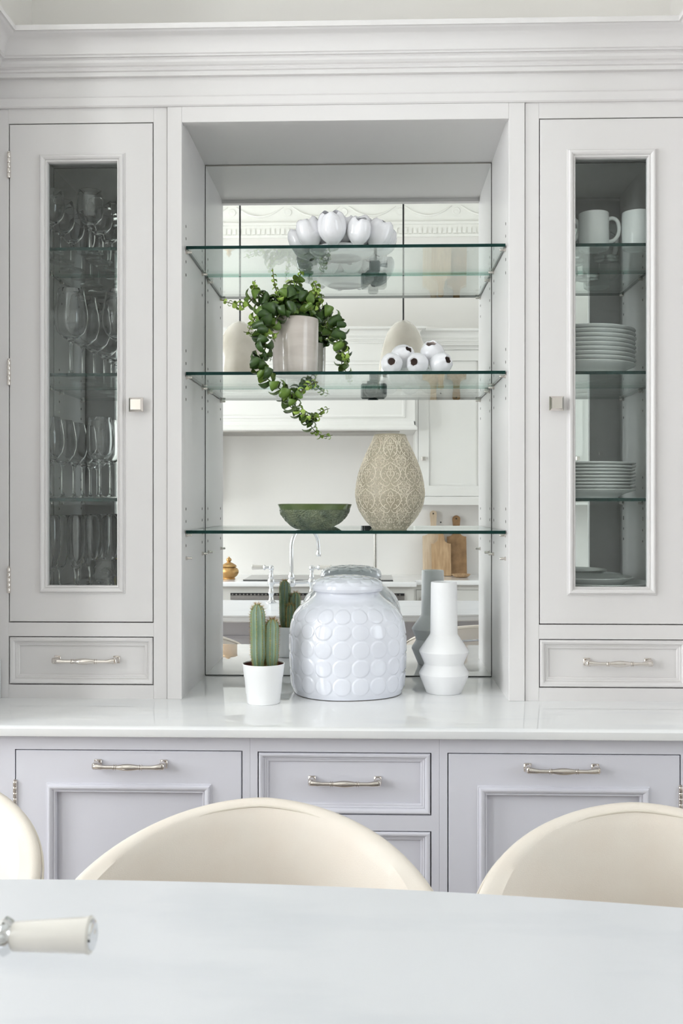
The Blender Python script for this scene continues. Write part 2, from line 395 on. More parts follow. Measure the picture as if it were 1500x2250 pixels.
# ------------------------------------------------------------------ dresser, upper part
MY = .338                           # mirror plane
def mirror_back(parent, x0, x1, z0, z1):
    MB().box(x0 + .0022, x1 - .0022, MY, MY + .004, z0 + .002, z1 - .003).build('mirror', 'mirror', parent, 0)
    MB().box(x0, x1, MY + .003, MY + .006, z0, z1).build('back_panel', 'dark_gap', parent, 0)
def glazed_cupboard(name, label, X0, X1, d, g, drw, side):
    r = thing(name, label, 'cupboard', ((X0 + X1) / 2, 0, CT)); inv = Matrix.Translation((-(X0 + X1) / 2, 0, -CT))
    class B(MB):
        def build(s, nm, mat, parent=None, smooth=35, loc=None):
            if parent is r: s.v = [tuple(inv @ Vector(p)) for p in s.v]
            return MB.build(s, nm, mat, parent, smooth, loc)
    dx0, dx1, dz0, dz1 = d; gp = .0024; yb = .022
    ix0, ix1 = dx0 + .001, dx1 - .001
    # face frame
    B().box(X0, dx0 - gp, 0, yb, CT, 2.369, .0008).build('stile', 'paint', r)
    B().box(dx1 + gp, X1, 0, yb, CT, 2.369, .0008).build('stile', 'paint', r)
    B().box(dx0 - gp, dx1 + gp, 0, yb, dz1 + gp, 2.369).build('rail', 'paint', r)
    B().box(dx0 - gp, dx1 + gp, 0, yb, drw[1] + gp, dz0 - gp).build('rail', 'paint', r)
    B().box(dx0 - gp, dx1 + gp, 0, yb, CT, drw[0] - gp).build('rail', 'paint', r)
    # carcass
    sl = B().box(X0 + .001, ix0, yb, MY + .006, CT, 2.36).build('side_panel', 'paint', r)
    sr = B().box(ix1, X1 - .001, yb, MY + .006, CT, 2.36).build('side_panel', 'paint', r)
    B().box(ix0, ix1, yb, MY, 2.338, 2.36).build('top_panel', 'paint', r)
    B().box(ix0, ix1, yb, MY, 1.130, 1.150).build('floor_panel', 'paint', r)
    e = B(); e.box(ix0, ix1, yb + .26, MY, CT, 1.128).build('drawer_box', 'dark_gap', r)
    m = B().box(ix0 + .002, ix1 - .002, MY, MY + .004, 1.152, 2.335).build('mirror', 'mirror', r, 0)
    B().box(ix0, ix1, MY + .003, MY + .006, 1.15, 2.338).build('back_panel', 'dark_gap', r, 0)
    for x, fc in ((ix0, 1), (ix1, -1)):
        q = MB()
        for zz in (2.023, 1.704, 1.387):
            for y in (.07, .285):
                p = B(); p.tube([(x, y, zz), (x + fc * .004, y, zz), (x + fc * .0042, y, zz), (x + fc * .013, y, zz)], [.0045, .0045, .0034, .0034], 8); p.build('shelf_pin', 'nickel', r, 40)
        for y in (.07, .285):
            for zz in HOLES + [1.43, 1.46, 1.345, 1.31]:
                M = inv @ Matrix.Translation((x, y, zz)) @ Matrix.Rotation(fc * PI / 2, 4, 'Y')
                q.lathe([(.0042, 0), (.0042, .0006), (.0034, .0007)], seg=10, M=M, mi=0)
                q.lathe([(.0034, .0007), (.0031, .0003), (0, .0003)], seg=10, M=M, mi=1)  # shade of the hole painted as a black disc, nothing drilled
        o = MB.build(q, 'peg_hole_row', ['steel', 'black'], r, 0); o['kind'] = 'stuff'; o['label'] = 'rows of small shelf peg holes'
    # door
    db = B(); panel_with_hole(db, dx0, dx1, dz0, dz1, g[0] - .001, g[1] + .001, g[2] - .001, g[3] + .001, 0, .022)
    door = db.build('door', 'paint', r, 20); door['label'] = 'light grey framed door with a tall clear pane'
    def sub(mb, nm, mat, sm=35):
        mb.v = [tuple(inv @ Vector(p)) for p in mb.v]; return MB.build(mb, nm, mat, door, sm)
    sub(MB().frame(BOLECTION, g[0], g[1], g[2], g[3], 0), 'moulding', 'paint', 30)
    sub(MB().box(g[0] - .006, g[1] + .006, .010, .014, g[2] - .006, g[3] + .006), 'pane', 'pane', 0)
    kx = dx1 - .037 if side < 0 else dx0 + .037
    kn = knob(door, kx - (X0 + X1) / 2, 1.629 - CT, 0)
    hx = dx0 - gp / 2 if side < 0 else dx1 + gp / 2
    for z0, z1 in ((2.197, 2.260), (1.680, 1.743), (1.162, 1.225)): hinge(door, hx - (X0 + X1) / 2, z0 - CT, z1 - CT, 0)
    # drawer
    dm = B().box(dx0 + .002, dx1 - .002, .0135, .022, drw[0] + .002, drw[1] - .002)
    dr = dm.build('drawer', 'paint', r, 20)
    mm = MB(); drawer_moulding(mm, dx0, dx1, drw[0], drw[1], 0, .0225)
    mm.v = [tuple(inv @ Vector(p)) for p in mm.v]; mm.build('moulding', 'paint', dr, 30)
    handle(dr, (dx0 + dx1) / 2 + .012 - (X0 + X1) / 2, .9955 - CT, .0135, .166)
    return r
glazed_cupboard('glazed_cupboard', 'light grey glazed cupboard full of stemmed glasses, left of the mirrored niche', XA, -.5066, (-.9013, -.5425, 1.0910, 2.3305), (-.8062, -.6314, 1.1815, 2.2355), (.9360, 1.0520), -1)
glazed_cupboard('glazed_cupboard', 'light grey glazed cupboard with mugs and stacked plates, right of the mirrored niche', .3782, XB, (.4145, .7719, 1.0900, 2.3285), (.5011, .6771, 1.1810, 2.2335), (.9350, 1.0500), 1)

# open niche with mirror
NX0, NX1 = -.4686, .3377
nr = thing('mirrored_niche', 'open light grey display niche with mirror back and glass shelves between the two cupboards', 'shelving unit', (-.0655, 0, CT))
def nb(mb, nm, mat, sm=35):
    mb.v = [(p[0] + .0655, p[1], p[2] - CT) for p in mb.v]; return mb.build(nm, mat, nr, sm)
nb(MB().box(-.5052, NX0, -.004, .020, CT, 2.369, .0012), 'stile', 'paint')
nb(MB().box(NX1, .3768, -.004, .020, CT, 2.369, .0012), 'stile', 'paint')
nb(MB().box(NX0, NX1, -.004, .018, 2.330, 2.369, .0008), 'rail', 'paint')
nb(MB().box(-.5055, NX0, .020, MY + .006, CT, 2.36), 'side_panel', 'paint')
nb(MB().box(NX1, .3771, .020, MY + .006, CT, 2.36), 'side_panel', 'paint')
nb(MB().box(NX0, NX1, .018, MY + .006, 2.341, 2.36), 'top_panel', 'paint')
nb(MB().box(NX0 + .0022, NX1 - .0022, MY, MY + .004, CT + .003, 2.338), 'mirror', 'mirror', 0)
nb(MB().box(NX0, NX1, MY + .003, MY + .006, CT, 2.341), 'back_panel', 'dark_gap', 0)
nb(MB().box(NX0 + .002, NX1 - .002, MY - .002, MY + .001, 2.3375, 2.3405, .0005), 'mirror_clip_strip', 'steel')
for xs, fc in ((NX0, 1), (NX1, -1)):
    for zz in (2.0215, 1.7045, 1.3055, 1.2470):
        for y in (.05, .29):
            p = MB()
            p.tube([(xs, y, zz), (xs + fc * .003, y, zz), (xs + fc * .0032, y, zz), (xs + fc * .014, y, zz), (xs + fc * .0155, y, zz)], [.0052, .0052, .0035, .0035, .0022], 12)
            nb(p, 'shelf_pin', 'nickel', 40)
    q = MB()
    for y in (.05, .29):
        for zz in HOLES:
            M = Matrix.Translation((xs, y, zz)) @ Matrix.Rotation(fc * PI / 2, 4, 'Y')
            q.lathe([(.0042, 0), (.0042, .0006), (.0034, .0007)], seg=12, M=M, mi=0)
            q.lathe([(.0034, .0007), (.0031, .0003), (0, .0003)], seg=12, M=M, mi=1)  # black disc in the sleeve stands for the hole's shade
    o = nb(q, 'peg_hole_row', ['steel', 'black'], 0); o['kind'] = 'stuff'; o['label'] = 'rows of small shelf peg holes'

def glass_shelf(x0, x1, y0, y1, z, label, t=.008):
    v = [(x, y, zz) for x in (x0, x1) for y in (y0, y1) for zz in (z, z + t)]
    mb = MB(); mb.add(v, [(0, 2, 6, 4), (1, 5, 7, 3)], 0); mb.add(v, [(0, 1, 3, 2), (4, 6, 7, 5), (0, 4, 5, 1)], 1); mb.add(v, [(2, 3, 7, 6)], 2)
    me = mb; cx, cy = (x0 + x1) / 2, (y0 + y1) / 2
    me.v = [(p[0] - cx, p[1] - cy, p[2] - z) for p in me.v]
    o = me.build('glass_shelf', ['shelf_glass', 'shelf_edge', 'shelf_rear_edge'], None, 0, (cx, cy, z))
    return tag(o, label, 'glass shelf', 'clear glass shelves of the dresser')
S1, S2, S3 = 2.0255, 1.7085, 1.3095
for z, t in ((S1, 'highest clear glass shelf of the niche, under the white tulip vase'), (S2, 'middle clear glass shelf of the niche, under the trailing potted plant'), (S3, 'lowest clear glass shelf of the niche, under the green bowl')):
    glass_shelf(NX0 + .003, NX1 - .003, .035, .332, z, t)
C1, C2, C3 = 2.027, 1.708, 1.391
for z, t in ((C1, 'upper'), (C2, 'middle'), (C3, 'lowest')):
    glass_shelf(-.8985, -.5455, .045, .333, z, t + ' glass shelf in the left cupboard, holding stemmed glasses')
    glass_shelf(.4172, .7692, .045, .333, z, t + ' glass shelf in the right cupboard, holding ' + {'upper': 'white mugs', 'middle': 'the taller plate stack', 'lowest': 'the lower plate stack'}[t])

# ------------------------------------------------------------------ worktop and base units
pts = [(.345, CT), (-.300, CT), (-.3065, CT - .0015), (-.3105, CT - .006), (-.3105, CT - .0185), (-.309, CT - .0225), (-.305, CT - .024), (.345, CT - .024)]
mb = MB(); vs_ = []; n = len(pts)
for x in (XA, XB): vs_ += [(x, y, z) for y, z in pts]
mb.add(vs_, [(i, (i + 1) % n, n + (i + 1) % n, n + i) for i in range(n)] + [tuple(range(n)), tuple(range(2 * n - 1, n - 1, -1))])
tag(mb.build('worktop', 'quartz', None, 40), 'polished white quartz worktop running the length of the dresser', 'worktop')
tag(MB().box(XA + .0005, XA + .0165, -.31, -.0045, CT, CT + .1, .0015).build('upstand', 'quartz'), 'short white quartz upstand at the left end of the dresser worktop', 'upstand')
BY = -.275; BU = CT - .024
def base_unit(label, X0, X1, fronts):
    r = thing('base_cabinet', label, 'base cabinet', ((X0 + X1) / 2, 0, 0)); cx = (X0 + X1) / 2
    def b(mb, nm, mat='skylit_base_paint', par=None, sm=30):
        mb.v = [(p[0] - cx, p[1], p[2]) for p in mb.v]; return mb.build(nm, mat, par or r, sm)
    fx0, fx1 = fronts[0][1], fronts[0][2]; gp = .0024; yb = BY + .022
    b(MB().box(X0, fx0 - gp, BY, yb, .10, BU), 'stile'); b(MB().box(fx1 + gp, X1, BY, yb, .10, BU), 'stile')
    zs = sorted([(f[3], f[4]) for f in fronts]); cur = .10
    for a, c in zs:
        b(MB().box(fx0 - gp, fx1 + gp, BY, yb, cur, a - gp), 'rail'); cur = c + gp
    b(MB().box(fx0 - gp, fx1 + gp, BY, yb, cur, BU), 'rail')
    b(MB().box(X0 + .001, X1 - .001, yb + .012, YB, .10, BU), 'carcass', 'dark_gap')
    b(MB().box(X0, X1, BY + .05, BY + .07, 0, .10), 'plinth')
    for kind, x0, x1, z0, z1, opt in fronts:
        if kind == 'door':
            px0, px1, pz1, ins = opt[:4]; pz0 = z0 + (z1 - pz1)
            mb = MB(); panel_with_hole(mb, x0, x1, z0, z1, px0 - .001, px1 + .001, pz0 - .001, pz1 + .001, BY, yb)
            d = b(mb, 'door', sm=20)
            prof = [(o, h * .9) for o, h in BOLECTION]
            b(MB().frame(prof, px0, px1, pz0, pz1, BY), 'moulding', par=d)
            b(MB().box(px0 - .006, px1 + .006, BY + .0125, BY + .018, pz0 - .006, pz1 + .006), 'panel', par=d)
            hz = opt[4]
            handle(d, hz[0] - cx, hz[1], BY, hz[2])
            hx = x0 - gp / 2 if opt[5] < 0 else x1 + gp / 2
            for a, c in ((.709, .771), (.20, .262)): hinge(d, hx - cx, a, c, BY)
        else:
            d = b(MB().box(x0 + .002, x1 - .002, BY + .0135, yb, z0 + .002, z1 - .002), 'drawer', sm=20)
            mb = MB(); drawer_moulding(mb, x0, x1, z0, z1, BY, .0205); b(mb, 'moulding', par=d)
            handle(d, (x0 + x1) / 2 + .001 - cx, (z0 + z1) / 2 + .0045, BY + .0135, .162)
base_unit('light grey base cabinet with a panelled door, behind the leftmost stool', XA, -.2662, [('door', -.7859, -.2852, .125, .8385, (-.6965, -.3715, .7465, 0, (-.5294, .811, .163), -1))])
base_unit('light grey base cabinet with stacked drawers, behind the middle stool', -.2658, .1488, [('drawer', -.247, .1294, .704, .8367, None), ('drawer', -.247, .1294, .420, .6652, None), ('drawer', -.247, .1294, .125, .381, None)])
base_unit('light grey base cabinet with a panelled door, behind the right stool', .1492, XB, [('door', .1691, .6696, .125, .8372, (.2533, .584, .7475, 0, (.4138, .8095, .163), 1))])

# ------------------------------------------------------------------ things on the niche shelves and worktop
T1, T2, T3 = S1 + .008, S2 + .008, S3 + .008

# white vase made of a ring of tulip heads
def bud_mesh(R, Hh, seed):
    rnd = random.Random(seed); ph = rnd.random() * 6; mb = MB()
    prof = [(0, .20), (.10, .48), (.22, .74), (.36, .93), (.50, 1.0), (.64, .98), (.78, .93), (.90, .82), (1.0, .66)]
    def rad(t):
        for (a, ra), (b_, rb) in zip(prof, prof[1:]):
            if t <= b_: return ra + (rb - ra) * (t - a) / (b_ - a)
        return prof[-1][1]
    def fn(u, v):
        th = 2 * PI * u
        s = v / .62 if v < .62 else (1 - v) / .38            # up the outside, down the inside
        s = min(1, max(0, s)); inner = v >= .62
        t = s if not inner else .35 + .65 * s
        lob = abs(math.cos(1.5 * th + ph)) ** .7
        k = 1 + .22 * (lob - .62) * min(1, t * 1.3)
        r = R * rad(t) * k - (.004 if inner else 0)
        z = Hh * t + Hh * .10 * (t ** 3) * (lob - .55) + Hh * .02 * t * math.sin(5 * th + 2 * ph)
        return (r * math.cos(th), r * math.sin(th), z)
    mb.grid(fn, 36, 30, cu=True); return mb
tv = thing('tulip_vase', 'glossy white ceramic vase shaped like a ring of tulip heads, on the highest niche shelf', 'vase', (-.077, .175, T1))
base = MB().lathe([(0, .0), (.052, .0), (.058, .002), (.078, .010), (.086, .016), (.088, .020), (.08, .022), (.06, .022), (0, .022)], seg=40)
base.build('base', 'white_glaze', tv)
bs = [bud_mesh(.0345, .078, q).build('tulip_head', 'white_glaze', tv, 60) for q in range(3)]
spots = []
for k in range(10): spots.append((.095, 2 * PI * k / 10 + .12, .010, .42, k % 3))
for k in range(7): spots.append((.054, 2 * PI * k / 7 + .3, .016, .16, (k + 1) % 3))
spots += [(.018, .4, .024, .0, 2), (.018, 3.6, .022, 0, 1)]
for i, (rr, a, z, tl, q) in enumerate(spots):
    o = bs[i] if i < 3 else bs[q].copy()
    if i >= 3: COL.objects.link(o); o.parent = tv
    else: o = bs[i]
    o.location = (rr * math.cos(a), rr * math.sin(a), z)
    o.rotation_euler = (Matrix.Rotation(a, 3, 'Z') @ Matrix.Rotation(tl, 3, 'Y') @ Matrix.Rotation(i * 1.3, 3, 'Z')).to_euler()
    s = .97 + .10 * math.sin(i * 2.1); o.scale = (s, s, s)

# cluster of seed-pod vases
pv = thing('pod_vase', 'white ceramic cluster vase of five open seed pods, on the middle niche shelf', 'vase', (.115, .13, T2))
def pod(c, direction, R, Ln, hole, seed):
    rnd = random.Random(seed); mb = MB(); seg = 40; n = 26; ph = rnd.random() * 6
    D = Vector(direction).normalized(); Q = D.to_track_quat('Z', 'Y').to_matrix().to_4x4()
    out = []
    for k in range(n):
        t = k / (n - 1); a = t * (PI - math.asin(min(.99, hole / R)))
        out.append((R * math.sin(a), -Ln / 2 * math.cos(a)))
    lip = out[-1]
    inner = [(lip[0] - .001, lip[1] + .0015), (lip[0] - .003, lip[1] - .001)]
    core = [(lip[0] - .0032, lip[1] - .0015), (R * .7, lip[1] - Ln * .25), (R * .75, -Ln * .1), (0, -Ln * .25)]
    def ring(prof, mi):
        vs_ = []; fs = []
        for r, z in prof:
            for k in range(seg):
                th = 2 * PI * k / seg
                w1 = 1 + .028 * math.sin(7 * th + ph) * max(0, min(1, (z + Ln * .3) / Ln)) + .02 * math.sin(3 * th + ph)
                w2 = .0012 * math.sin(5 * th + ph) if z > Ln * .3 else 0
                vs_.append((r * w1 * math.cos(th), r * w1 * math.sin(th), z + w2))
        for i in range(len(prof) - 1):
            for k in range(seg): fs.append((i * seg + k, i * seg + (k + 1) % seg, (i + 1) * seg + (k + 1) % seg, (i + 1) * seg + k))
        mb.add([Matrix.Translation(c) @ Q @ Vector(p) for p in vs_], fs, mi)
    ring(out + inner, 0); ring([inner[-1]] + core, 1)
    o = mb.build('pod', ['white_glaze', 'pod_inside'], pv, 60); return o
# (x, y, z relative to the vase base), opening direction
pod((-.062, -.028, .0285), (-.05, -1, .10), .0280, .054, .0125, 1)
pod((-.032, .020, .052), (.45, -.60, .55), .0330, .066, .0125, 2)
pod((.004, -.022, .0285), (-.42, -1, .08), .0285, .058, .0125, 3)
pod((.045, .028, .058), (-.12, -.50, .75), .0330, .076, .0160, 4)
pod((.064, -.012, .0295), (.62, -.80, .25), .0290, .066, .0120, 5)

# potted trailing plant
PX, PY = -.198, .135
plant = thing('potted_plant', 'cream glazed pot with a trailing plant of curly green leaves, on the middle niche shelf', 'potted plant', (PX, PY, T2))
MB().lathe([(0, 0), (.050, 0), (.0555, .003), (.0575, .010), (.0590, .040), (.0605, .090), (.0612, .1450), (.0605, .1485), (.0585, .1495), (.0565, .1480), (.0560, .140), (.0545, .120)], seg=64).build('pot', 'cream_glaze', plant, 50)
MB().lathe([(0, .126), (.03, .128), (.0548, .124)], seg=32).build('compost', 'soil', plant)
def leaf_mesh(Ln, Wd, curl, cup, mats):
    mb = MB(); nu, nv = 6, 3
    x = z = 0; cl = []
    for i in range(nu):
        u = i / (nu - 1); a = curl * u ** .9 - .35
        cl.append((x, z, a)); x += Ln / (nu - 1) * math.cos(a); z -= Ln / (nu - 1) * math.sin(a)
    def side(off, mi):
        vs_ = []
        for i in range(nu):
            u = i / (nu - 1); wv = Wd / 2 * (math.sin(PI * min(1, .06 + .94 * u) ** .85) ** .8 if 0 < u < 1 else (.10 if u == 0 else .06))
            cx, cz, a = cl[i]
            for j in range(nv):
                q = j - 1; d = -cup * wv * (abs(q)) + off
                vs_.append((cx + math.sin(a) * d, q * wv, cz + math.cos(a) * d))
        fs = [(i * nv + j, (i + 1) * nv + j, (i + 1) * nv + j + 1, i * nv + j + 1) for i in range(nu - 1) for j in range(nv - 1)]
        if mi: fs = [f[::-1] for f in fs]
        mb.add(vs_, fs, mi)
    side(.0004, 0); side(-.0004, 1)
    me = bpy.data.meshes.new('leaf'); me.from_pydata(mb.v, [], mb.f)
    for q in mats: me.materials.append(MT[q])
    me.polygons.foreach_set('material_index', mb.m); me.shade_smooth(); return me
LM = {}
for key, mats, L0, W0 in (('d', ('leaf_dark', 'leaf_mid'), .046, .037), ('m', ('leaf_mid', 'leaf_under'), .041, .031), ('y', ('leaf_young', 'leaf_young'), .026, .014)):
    LM[key] = [leaf_mesh(L0, W0, c, cp, mats) for c, cp in ((3.3, .25), (4.3, .15), (2.5, .35))]
# shoots: world coordinates along the stem, share of young tip leaves, leaf scale
def W(x, y, z): return (x - PX, y - PY, z - T2)
shoots = [
    ([(-.205, .11, 1.850), (-.235, .085, 1.885), (-.270, .055, 1.868), (-.277, .030, 1.815), (-.264, .022, 1.775), (-.283, .016, 1.735), (-.262, .006, 1.700), (-.224, .004, 1.668), (-.197, .004, 1.640), (-.174, .004, 1.612), (-.146, .004, 1.598), (-.121, .004, 1.602)], .86, 1.0),
    ([(-.205, .010, 1.652), (-.182, .004, 1.656), (-.152, .004, 1.678), (-.131, .004, 1.686)], .45, .8),
    ([(-.210, .125, 1.850), (-.256, .120, 1.905), (-.298, .115, 1.920), (-.326, .110, 1.898), (-.352, .105, 1.900), (-.390, .10, 1.912)], .72, .95),
    ([(-.225, .14, 1.870), (-.242, .14, 1.925), (-.252, .14, 1.960), (-.258, .14, 2.000)], .30, .62),
    ([(-.205, .15, 1.860), (-.200, .14, 1.925), (-.195, .14, 1.960), (-.184, .14, 1.985), (-.188, .135, 1.998)], .90, .95),
    ([(-.180, .15, 1.860), (-.166, .15, 1.905), (-.152, .15, 1.930), (-.136, .15, 1.952)], .75, .9),
    ([(-.175, .14, 1.855), (-.150, .13, 1.890), (-.132, .12, 1.905), (-.128, .12, 1.930)], .6, .85),
    ([(-.165, .15, 1.855), (-.128, .15, 1.888), (-.097, .145, 1.868), (-.083, .14, 1.838), (-.088, .14, 1.805), (-.068, .14, 1.772), (-.062, .14, 1.745)], .84, 1.0),
    ([(-.215, .11, 1.855), (-.255, .09, 1.882), (-.288, .08, 1.868), (-.304, .075, 1.845), (-.312, .072, 1.825)], .72, .9),
    ([(-.215, .14, 1.86), (-.262, .14, 1.915), (-.294, .13, 1.935), (-.306, .13, 1.955), (-.302, .13, 1.968)], .72, .9),
    ([(-.200, .10, 1.855), (-.212, .075, 1.880), (-.236, .062, 1.860), (-.250, .058, 1.825), (-.243, .055, 1.795)], .85, .95),
    ([(-.195, .12, 1.855), (-.205, .085, 1.905), (-.222, .070, 1.918), (-.236, .065, 1.900)], .95, 1.0),
    ([(-.190, .13, 1.855), (-.178, .095, 1.900), (-.162, .078, 1.895), (-.150, .07, 1.878)], .95, 1.0),
    ([(-.200, .14, 1.855), (-.222, .12, 1.915), (-.240, .11, 1.940)], .95, 1.0),
    ([(-.175, .14, 1.86), (-.152, .135, 1.905), (-.142, .13, 1.945), (-.150, .13, 1.965)], .75, .95),
    ([(-.185, .12, 1.86), (-.168, .10, 1.915), (-.152, .095, 1.932), (-.134, .09, 1.918)], .80, 1.0),
    ([(-.205, .12, 1.86), (-.214, .10, 1.925), (-.204, .095, 1.960)], .90, 1.0),
    ([(-.190, .15, 1.855), (-.198, .17, 1.92), (-.21, .19, 1.95)], .95, 1.0),
    ([(-.180, .16, 1.855), (-.15, .20, 1.91), (-.13, .225, 1.90), (-.12, .235, 1.86)], .9, .95),
    ([(-.215, .16, 1.855), (-.25, .20, 1.92), (-.28, .22, 1.91)], .9, .95),
]
rl = random.Random(11); specs = []
for pts_, old, sc_ in shoots:
    P = spline([W(*p) for p in pts_], 10); n = len(P)
    st = MB().tube(P, [.0022 * (1 - .55 * i / n) for i in range(n)], 6).build('shoot', 'stem_green', plant, 60)
    d = 0; nxt = .008; k = 0; total = sum((P[i + 1] - P[i]).length for i in range(n - 1))
    for i in range(n - 1):
        seg_ = (P[i + 1] - P[i]).length; d += seg_
        if d < nxt: continue
        fr = d / total; young = fr > old
        nxt = d + (.0105 if not young else .0085) * (.8 + .2 * sc_) * (.9 + .3 * rl.random()); k += 1
        Tn = (P[i + 1] - P[i]).normalized(); side_ = Tn.orthogonal().normalized()
        for s in (0, 1):
            ang = k * 1.9 + s * PI + rl.uniform(-.5, .5)
            out = (Matrix.Rotation(ang, 3, Tn) @ side_).normalized()
            X = (out + Tn * rl.uniform(-.1, .5)).normalized()
            Zv = (Tn - X * Tn.dot(X)).normalized(); Yv = Zv.cross(X)
            key = 'y' if young else ('m' if (rl.random() < .24 or fr > old - .16) else 'd')
            M = Matrix((X, Yv, Zv)).transposed().to_4x4(); s2 = sc_ * rl.uniform(.80, 1.12) * (1 - .3 * max(0, fr - .85) / .15)
            if young: s2 *= 1.1
            specs.append((s2 * (.6 if young else 1) - .8 * P[i].y, rl.choice(LM[key]), Matrix.Translation(P[i]) @ M @ Matrix.Scale(s2, 4), st))
specs.sort(key=lambda q: -q[0]); rest = MB(); rmats = ['leaf_dark', 'leaf_mid', 'leaf_under', 'leaf_young']
for i, (w_, me, M, st) in enumerate(specs):
    if i < 298:
        o = bpy.data.objects.new('leaf', me); COL.objects.link(o); o.parent = st; o.matrix_local = M
    else:
        for f in me.polygons: rest.add([M @ me.vertices[q].co for q in f.vertices], [tuple(range(len(f.vertices)))], rmats.index(me.materials[f.material_index].name))
if rest.v: rest.build('smaller_leaves', rmats, plant, 60)['kind'] = 'stuff'

# green textured glass bowl
gb = thing('green_bowl', 'knobbly green glass bowl on the lowest niche shelf', 'bowl', (-.152, .13, T3))
def bowl_pt(r, z, th):
    k = 1 + .012 * math.sin(3 * th + 1) + .008 * math.sin(7 * th)
    return (r * k * math.cos(th), r * k * math.sin(th), z)
OUT = [(0, 0), (.030, .0), (.040, .002), (.056, .011), (.070, .024), (.081, .039), (.0875, .052)]
def wart(th, z):
    rr = random.Random(int(th * 1000) * 7919 + int(z * 1e5)); return rr.random()
nr_ = 130; mb = MB(); nz_ = 24; vs_ = []; fs = []
def prof_at(t, prof):
    t *= len(prof) - 1; i = min(int(t), len(prof) - 2); f = t - i
    return prof[i][0] + (prof[i + 1][0] - prof[i][0]) * f, prof[i][1] + (prof[i + 1][1] - prof[i][1]) * f
for j in range(nz_):
    for i in range(nr_):
        r, z = prof_at(.14 + .86 * j / (nz_ - 1), OUT); th = 2 * PI * i / nr_
        w_ = rl.random() * .0034 * min(1, max(0, (.052 + .004 * math.sin(2 * th + 2) - z) / .012)) * min(1, z / .004)
        x, y, zz = bowl_pt(r + w_, z - w_ * .4, th); vs_.append((x, y, zz))
fs = [(j * nr_ + i, j * nr_ + (i + 1) % nr_, (j + 1) * nr_ + (i + 1) % nr_, (j + 1) * nr_ + i) for j in range(nz_ - 1) for i in range(nr_)]
mb.add(vs_, fs)
for prof in ([(0, 0), OUT[0 + 1]],):
    mb.grid(lambda u, v: bowl_pt(.0001 + v * .0325, 0.0, 2 * PI * u), 48, 2, cu=True)
mb.grid(lambda u, v: bowl_pt(*prof_at(v, [(.0835, .052), (.076, .039), (.065, .026), (.050, .014), (.03, .007), (.0005, .005)]), 2 * PI * u), 64, 14, cu=True)
mb.build('body', 'green_glass', gb, 60)
rim = MB(); rim.grid(lambda u, v: bowl_pt(*prof_at(v, [(.0875, .052), (.0925, .0645), (.0930, .0660), (.0915, .0672), (.0895, .0660), (.0835, .052)]), 2 * PI * u), 72, 16, cu=True)
rim.build('rim', 'green_rim', gb, 60)

# taupe vase with raised damask scrolls
dv = thing('damask_vase', 'taupe egg-shaped vase with raised cream damask scrolls, on the lowest niche shelf', 'vase', (.049, .135, T3))
VP = [(.0, .0415), (.006, .0475), (.018, .0585), (.034, .071), (.052, .0815), (.072, .0875), (.095, .0905), (.118, .088), (.140, .0835), (.162, .077), (.184, .0685), (.206, .0585), (.226, .0485), (.240, .0425), (.246, .0415)]
def vr(z):
    if z <= 0: return VP[0][1]
    for (a, ra), (b_, rb) in zip(VP, VP[1:]):
        if z <= b_:
            t = (z - a) / (b_ - a); return ra + (rb - ra) * t
    return VP[-1][1]
VR = [sum(vr(i * .246 / 120 + d * .002) for d in range(-3, 4)) / 7 for i in range(121)]
def vrs(z):
    t = max(0, min(1, z / .246)) * 120; i = min(119, int(t)); return VR[i] + (VR[i + 1] - VR[i]) * (t - i)
prof = [(0, 0)] + [(vrs(i * .246 / 48), i * .246 / 48) for i in range(49)] + [(.0395, .2475), (.0375, .246), (.038, .235), (.05, .20), (.07, .12), (.05, .03), (0, .02)]
MB().lathe(prof, seg=96).build('body', 'taupe', dv, 50)
def arc(cx, cy, r, a0, a1, n=12, k=1.0): return [(cx + r * (1 + (k - 1) * i / (n - 1)) * math.cos(a0 + (a1 - a0) * i / (n - 1)), cy + r * (1 + (k - 1) * i / (n - 1)) * math.sin(a0 + (a1 - a0) * i / (n - 1))) for i in range(n)]
half = []                                     # half of one motif in cell units (x right, y up), mirrored afterwards
half.append(([(0, .50), (.10, .42), (.26, .34), (.37, .20), (.40, .04), (.34, -.12), (.22, -.24), (.10, -.30)], 1.0))
half.append((arc(.17, -.17, .11, -2.2, 2.2, 14, .35), .8))
half.append((arc(.27, .02, .075, -1.0, 3.6, 14, .4), .7))
half.append(([(0, -.26), (.05, -.12), (.13, -.02), (.14, .10), (.07, .15), (.03, .09)], .8))
half.append(([(0, .26), (.05, .20), (.08, .26), (.05, .34), (0, .38)], .7))
half.append(([(0, .24), (.0, -.06)], .7))
half.append(([(.03, .17), (.10, .22), (.16, .19)], .6)); half.append(([(.02, -.30), (.09, -.40), (.20, -.43), (.27, -.38), (.24, -.33)], .9))
half.append(([(.40, .10), (.47, .18), (.50, .28)], .7)); half.append(([(.36, .22), (.42, .32), (.40, .40), (.34, .38)], .7))
half.append(([(.28, .33), (.33, .44), (.44, .47)], .6)); half.append(([(.37, -.06), (.46, -.10), (.49, -.20)], .7))
half.append(([(.31, -.16), (.40, -.26), (.36, -.36), (.30, -.34)], .7)); half.append(([(.14, .40), (.20, .46), (.16, .52)], .6))
for (dx, dy) in ((.22, .12), (.20, .22), (.06, -.02), (.09, .44), (.44, .02), (.46, -.34), (.33, -.46), (.14, -.50), (.22, .30)):
    half.append((arc(dx, dy, .022, 0, 5.2, 7), .6))
mb = MB(); NREP = 8; RH = .067
def vpt(a, z, off):
    z = max(.001, min(.2445, z)); r = vrs(z) + off; return Vector((r * math.cos(a), r * math.sin(a), z))
curves = []
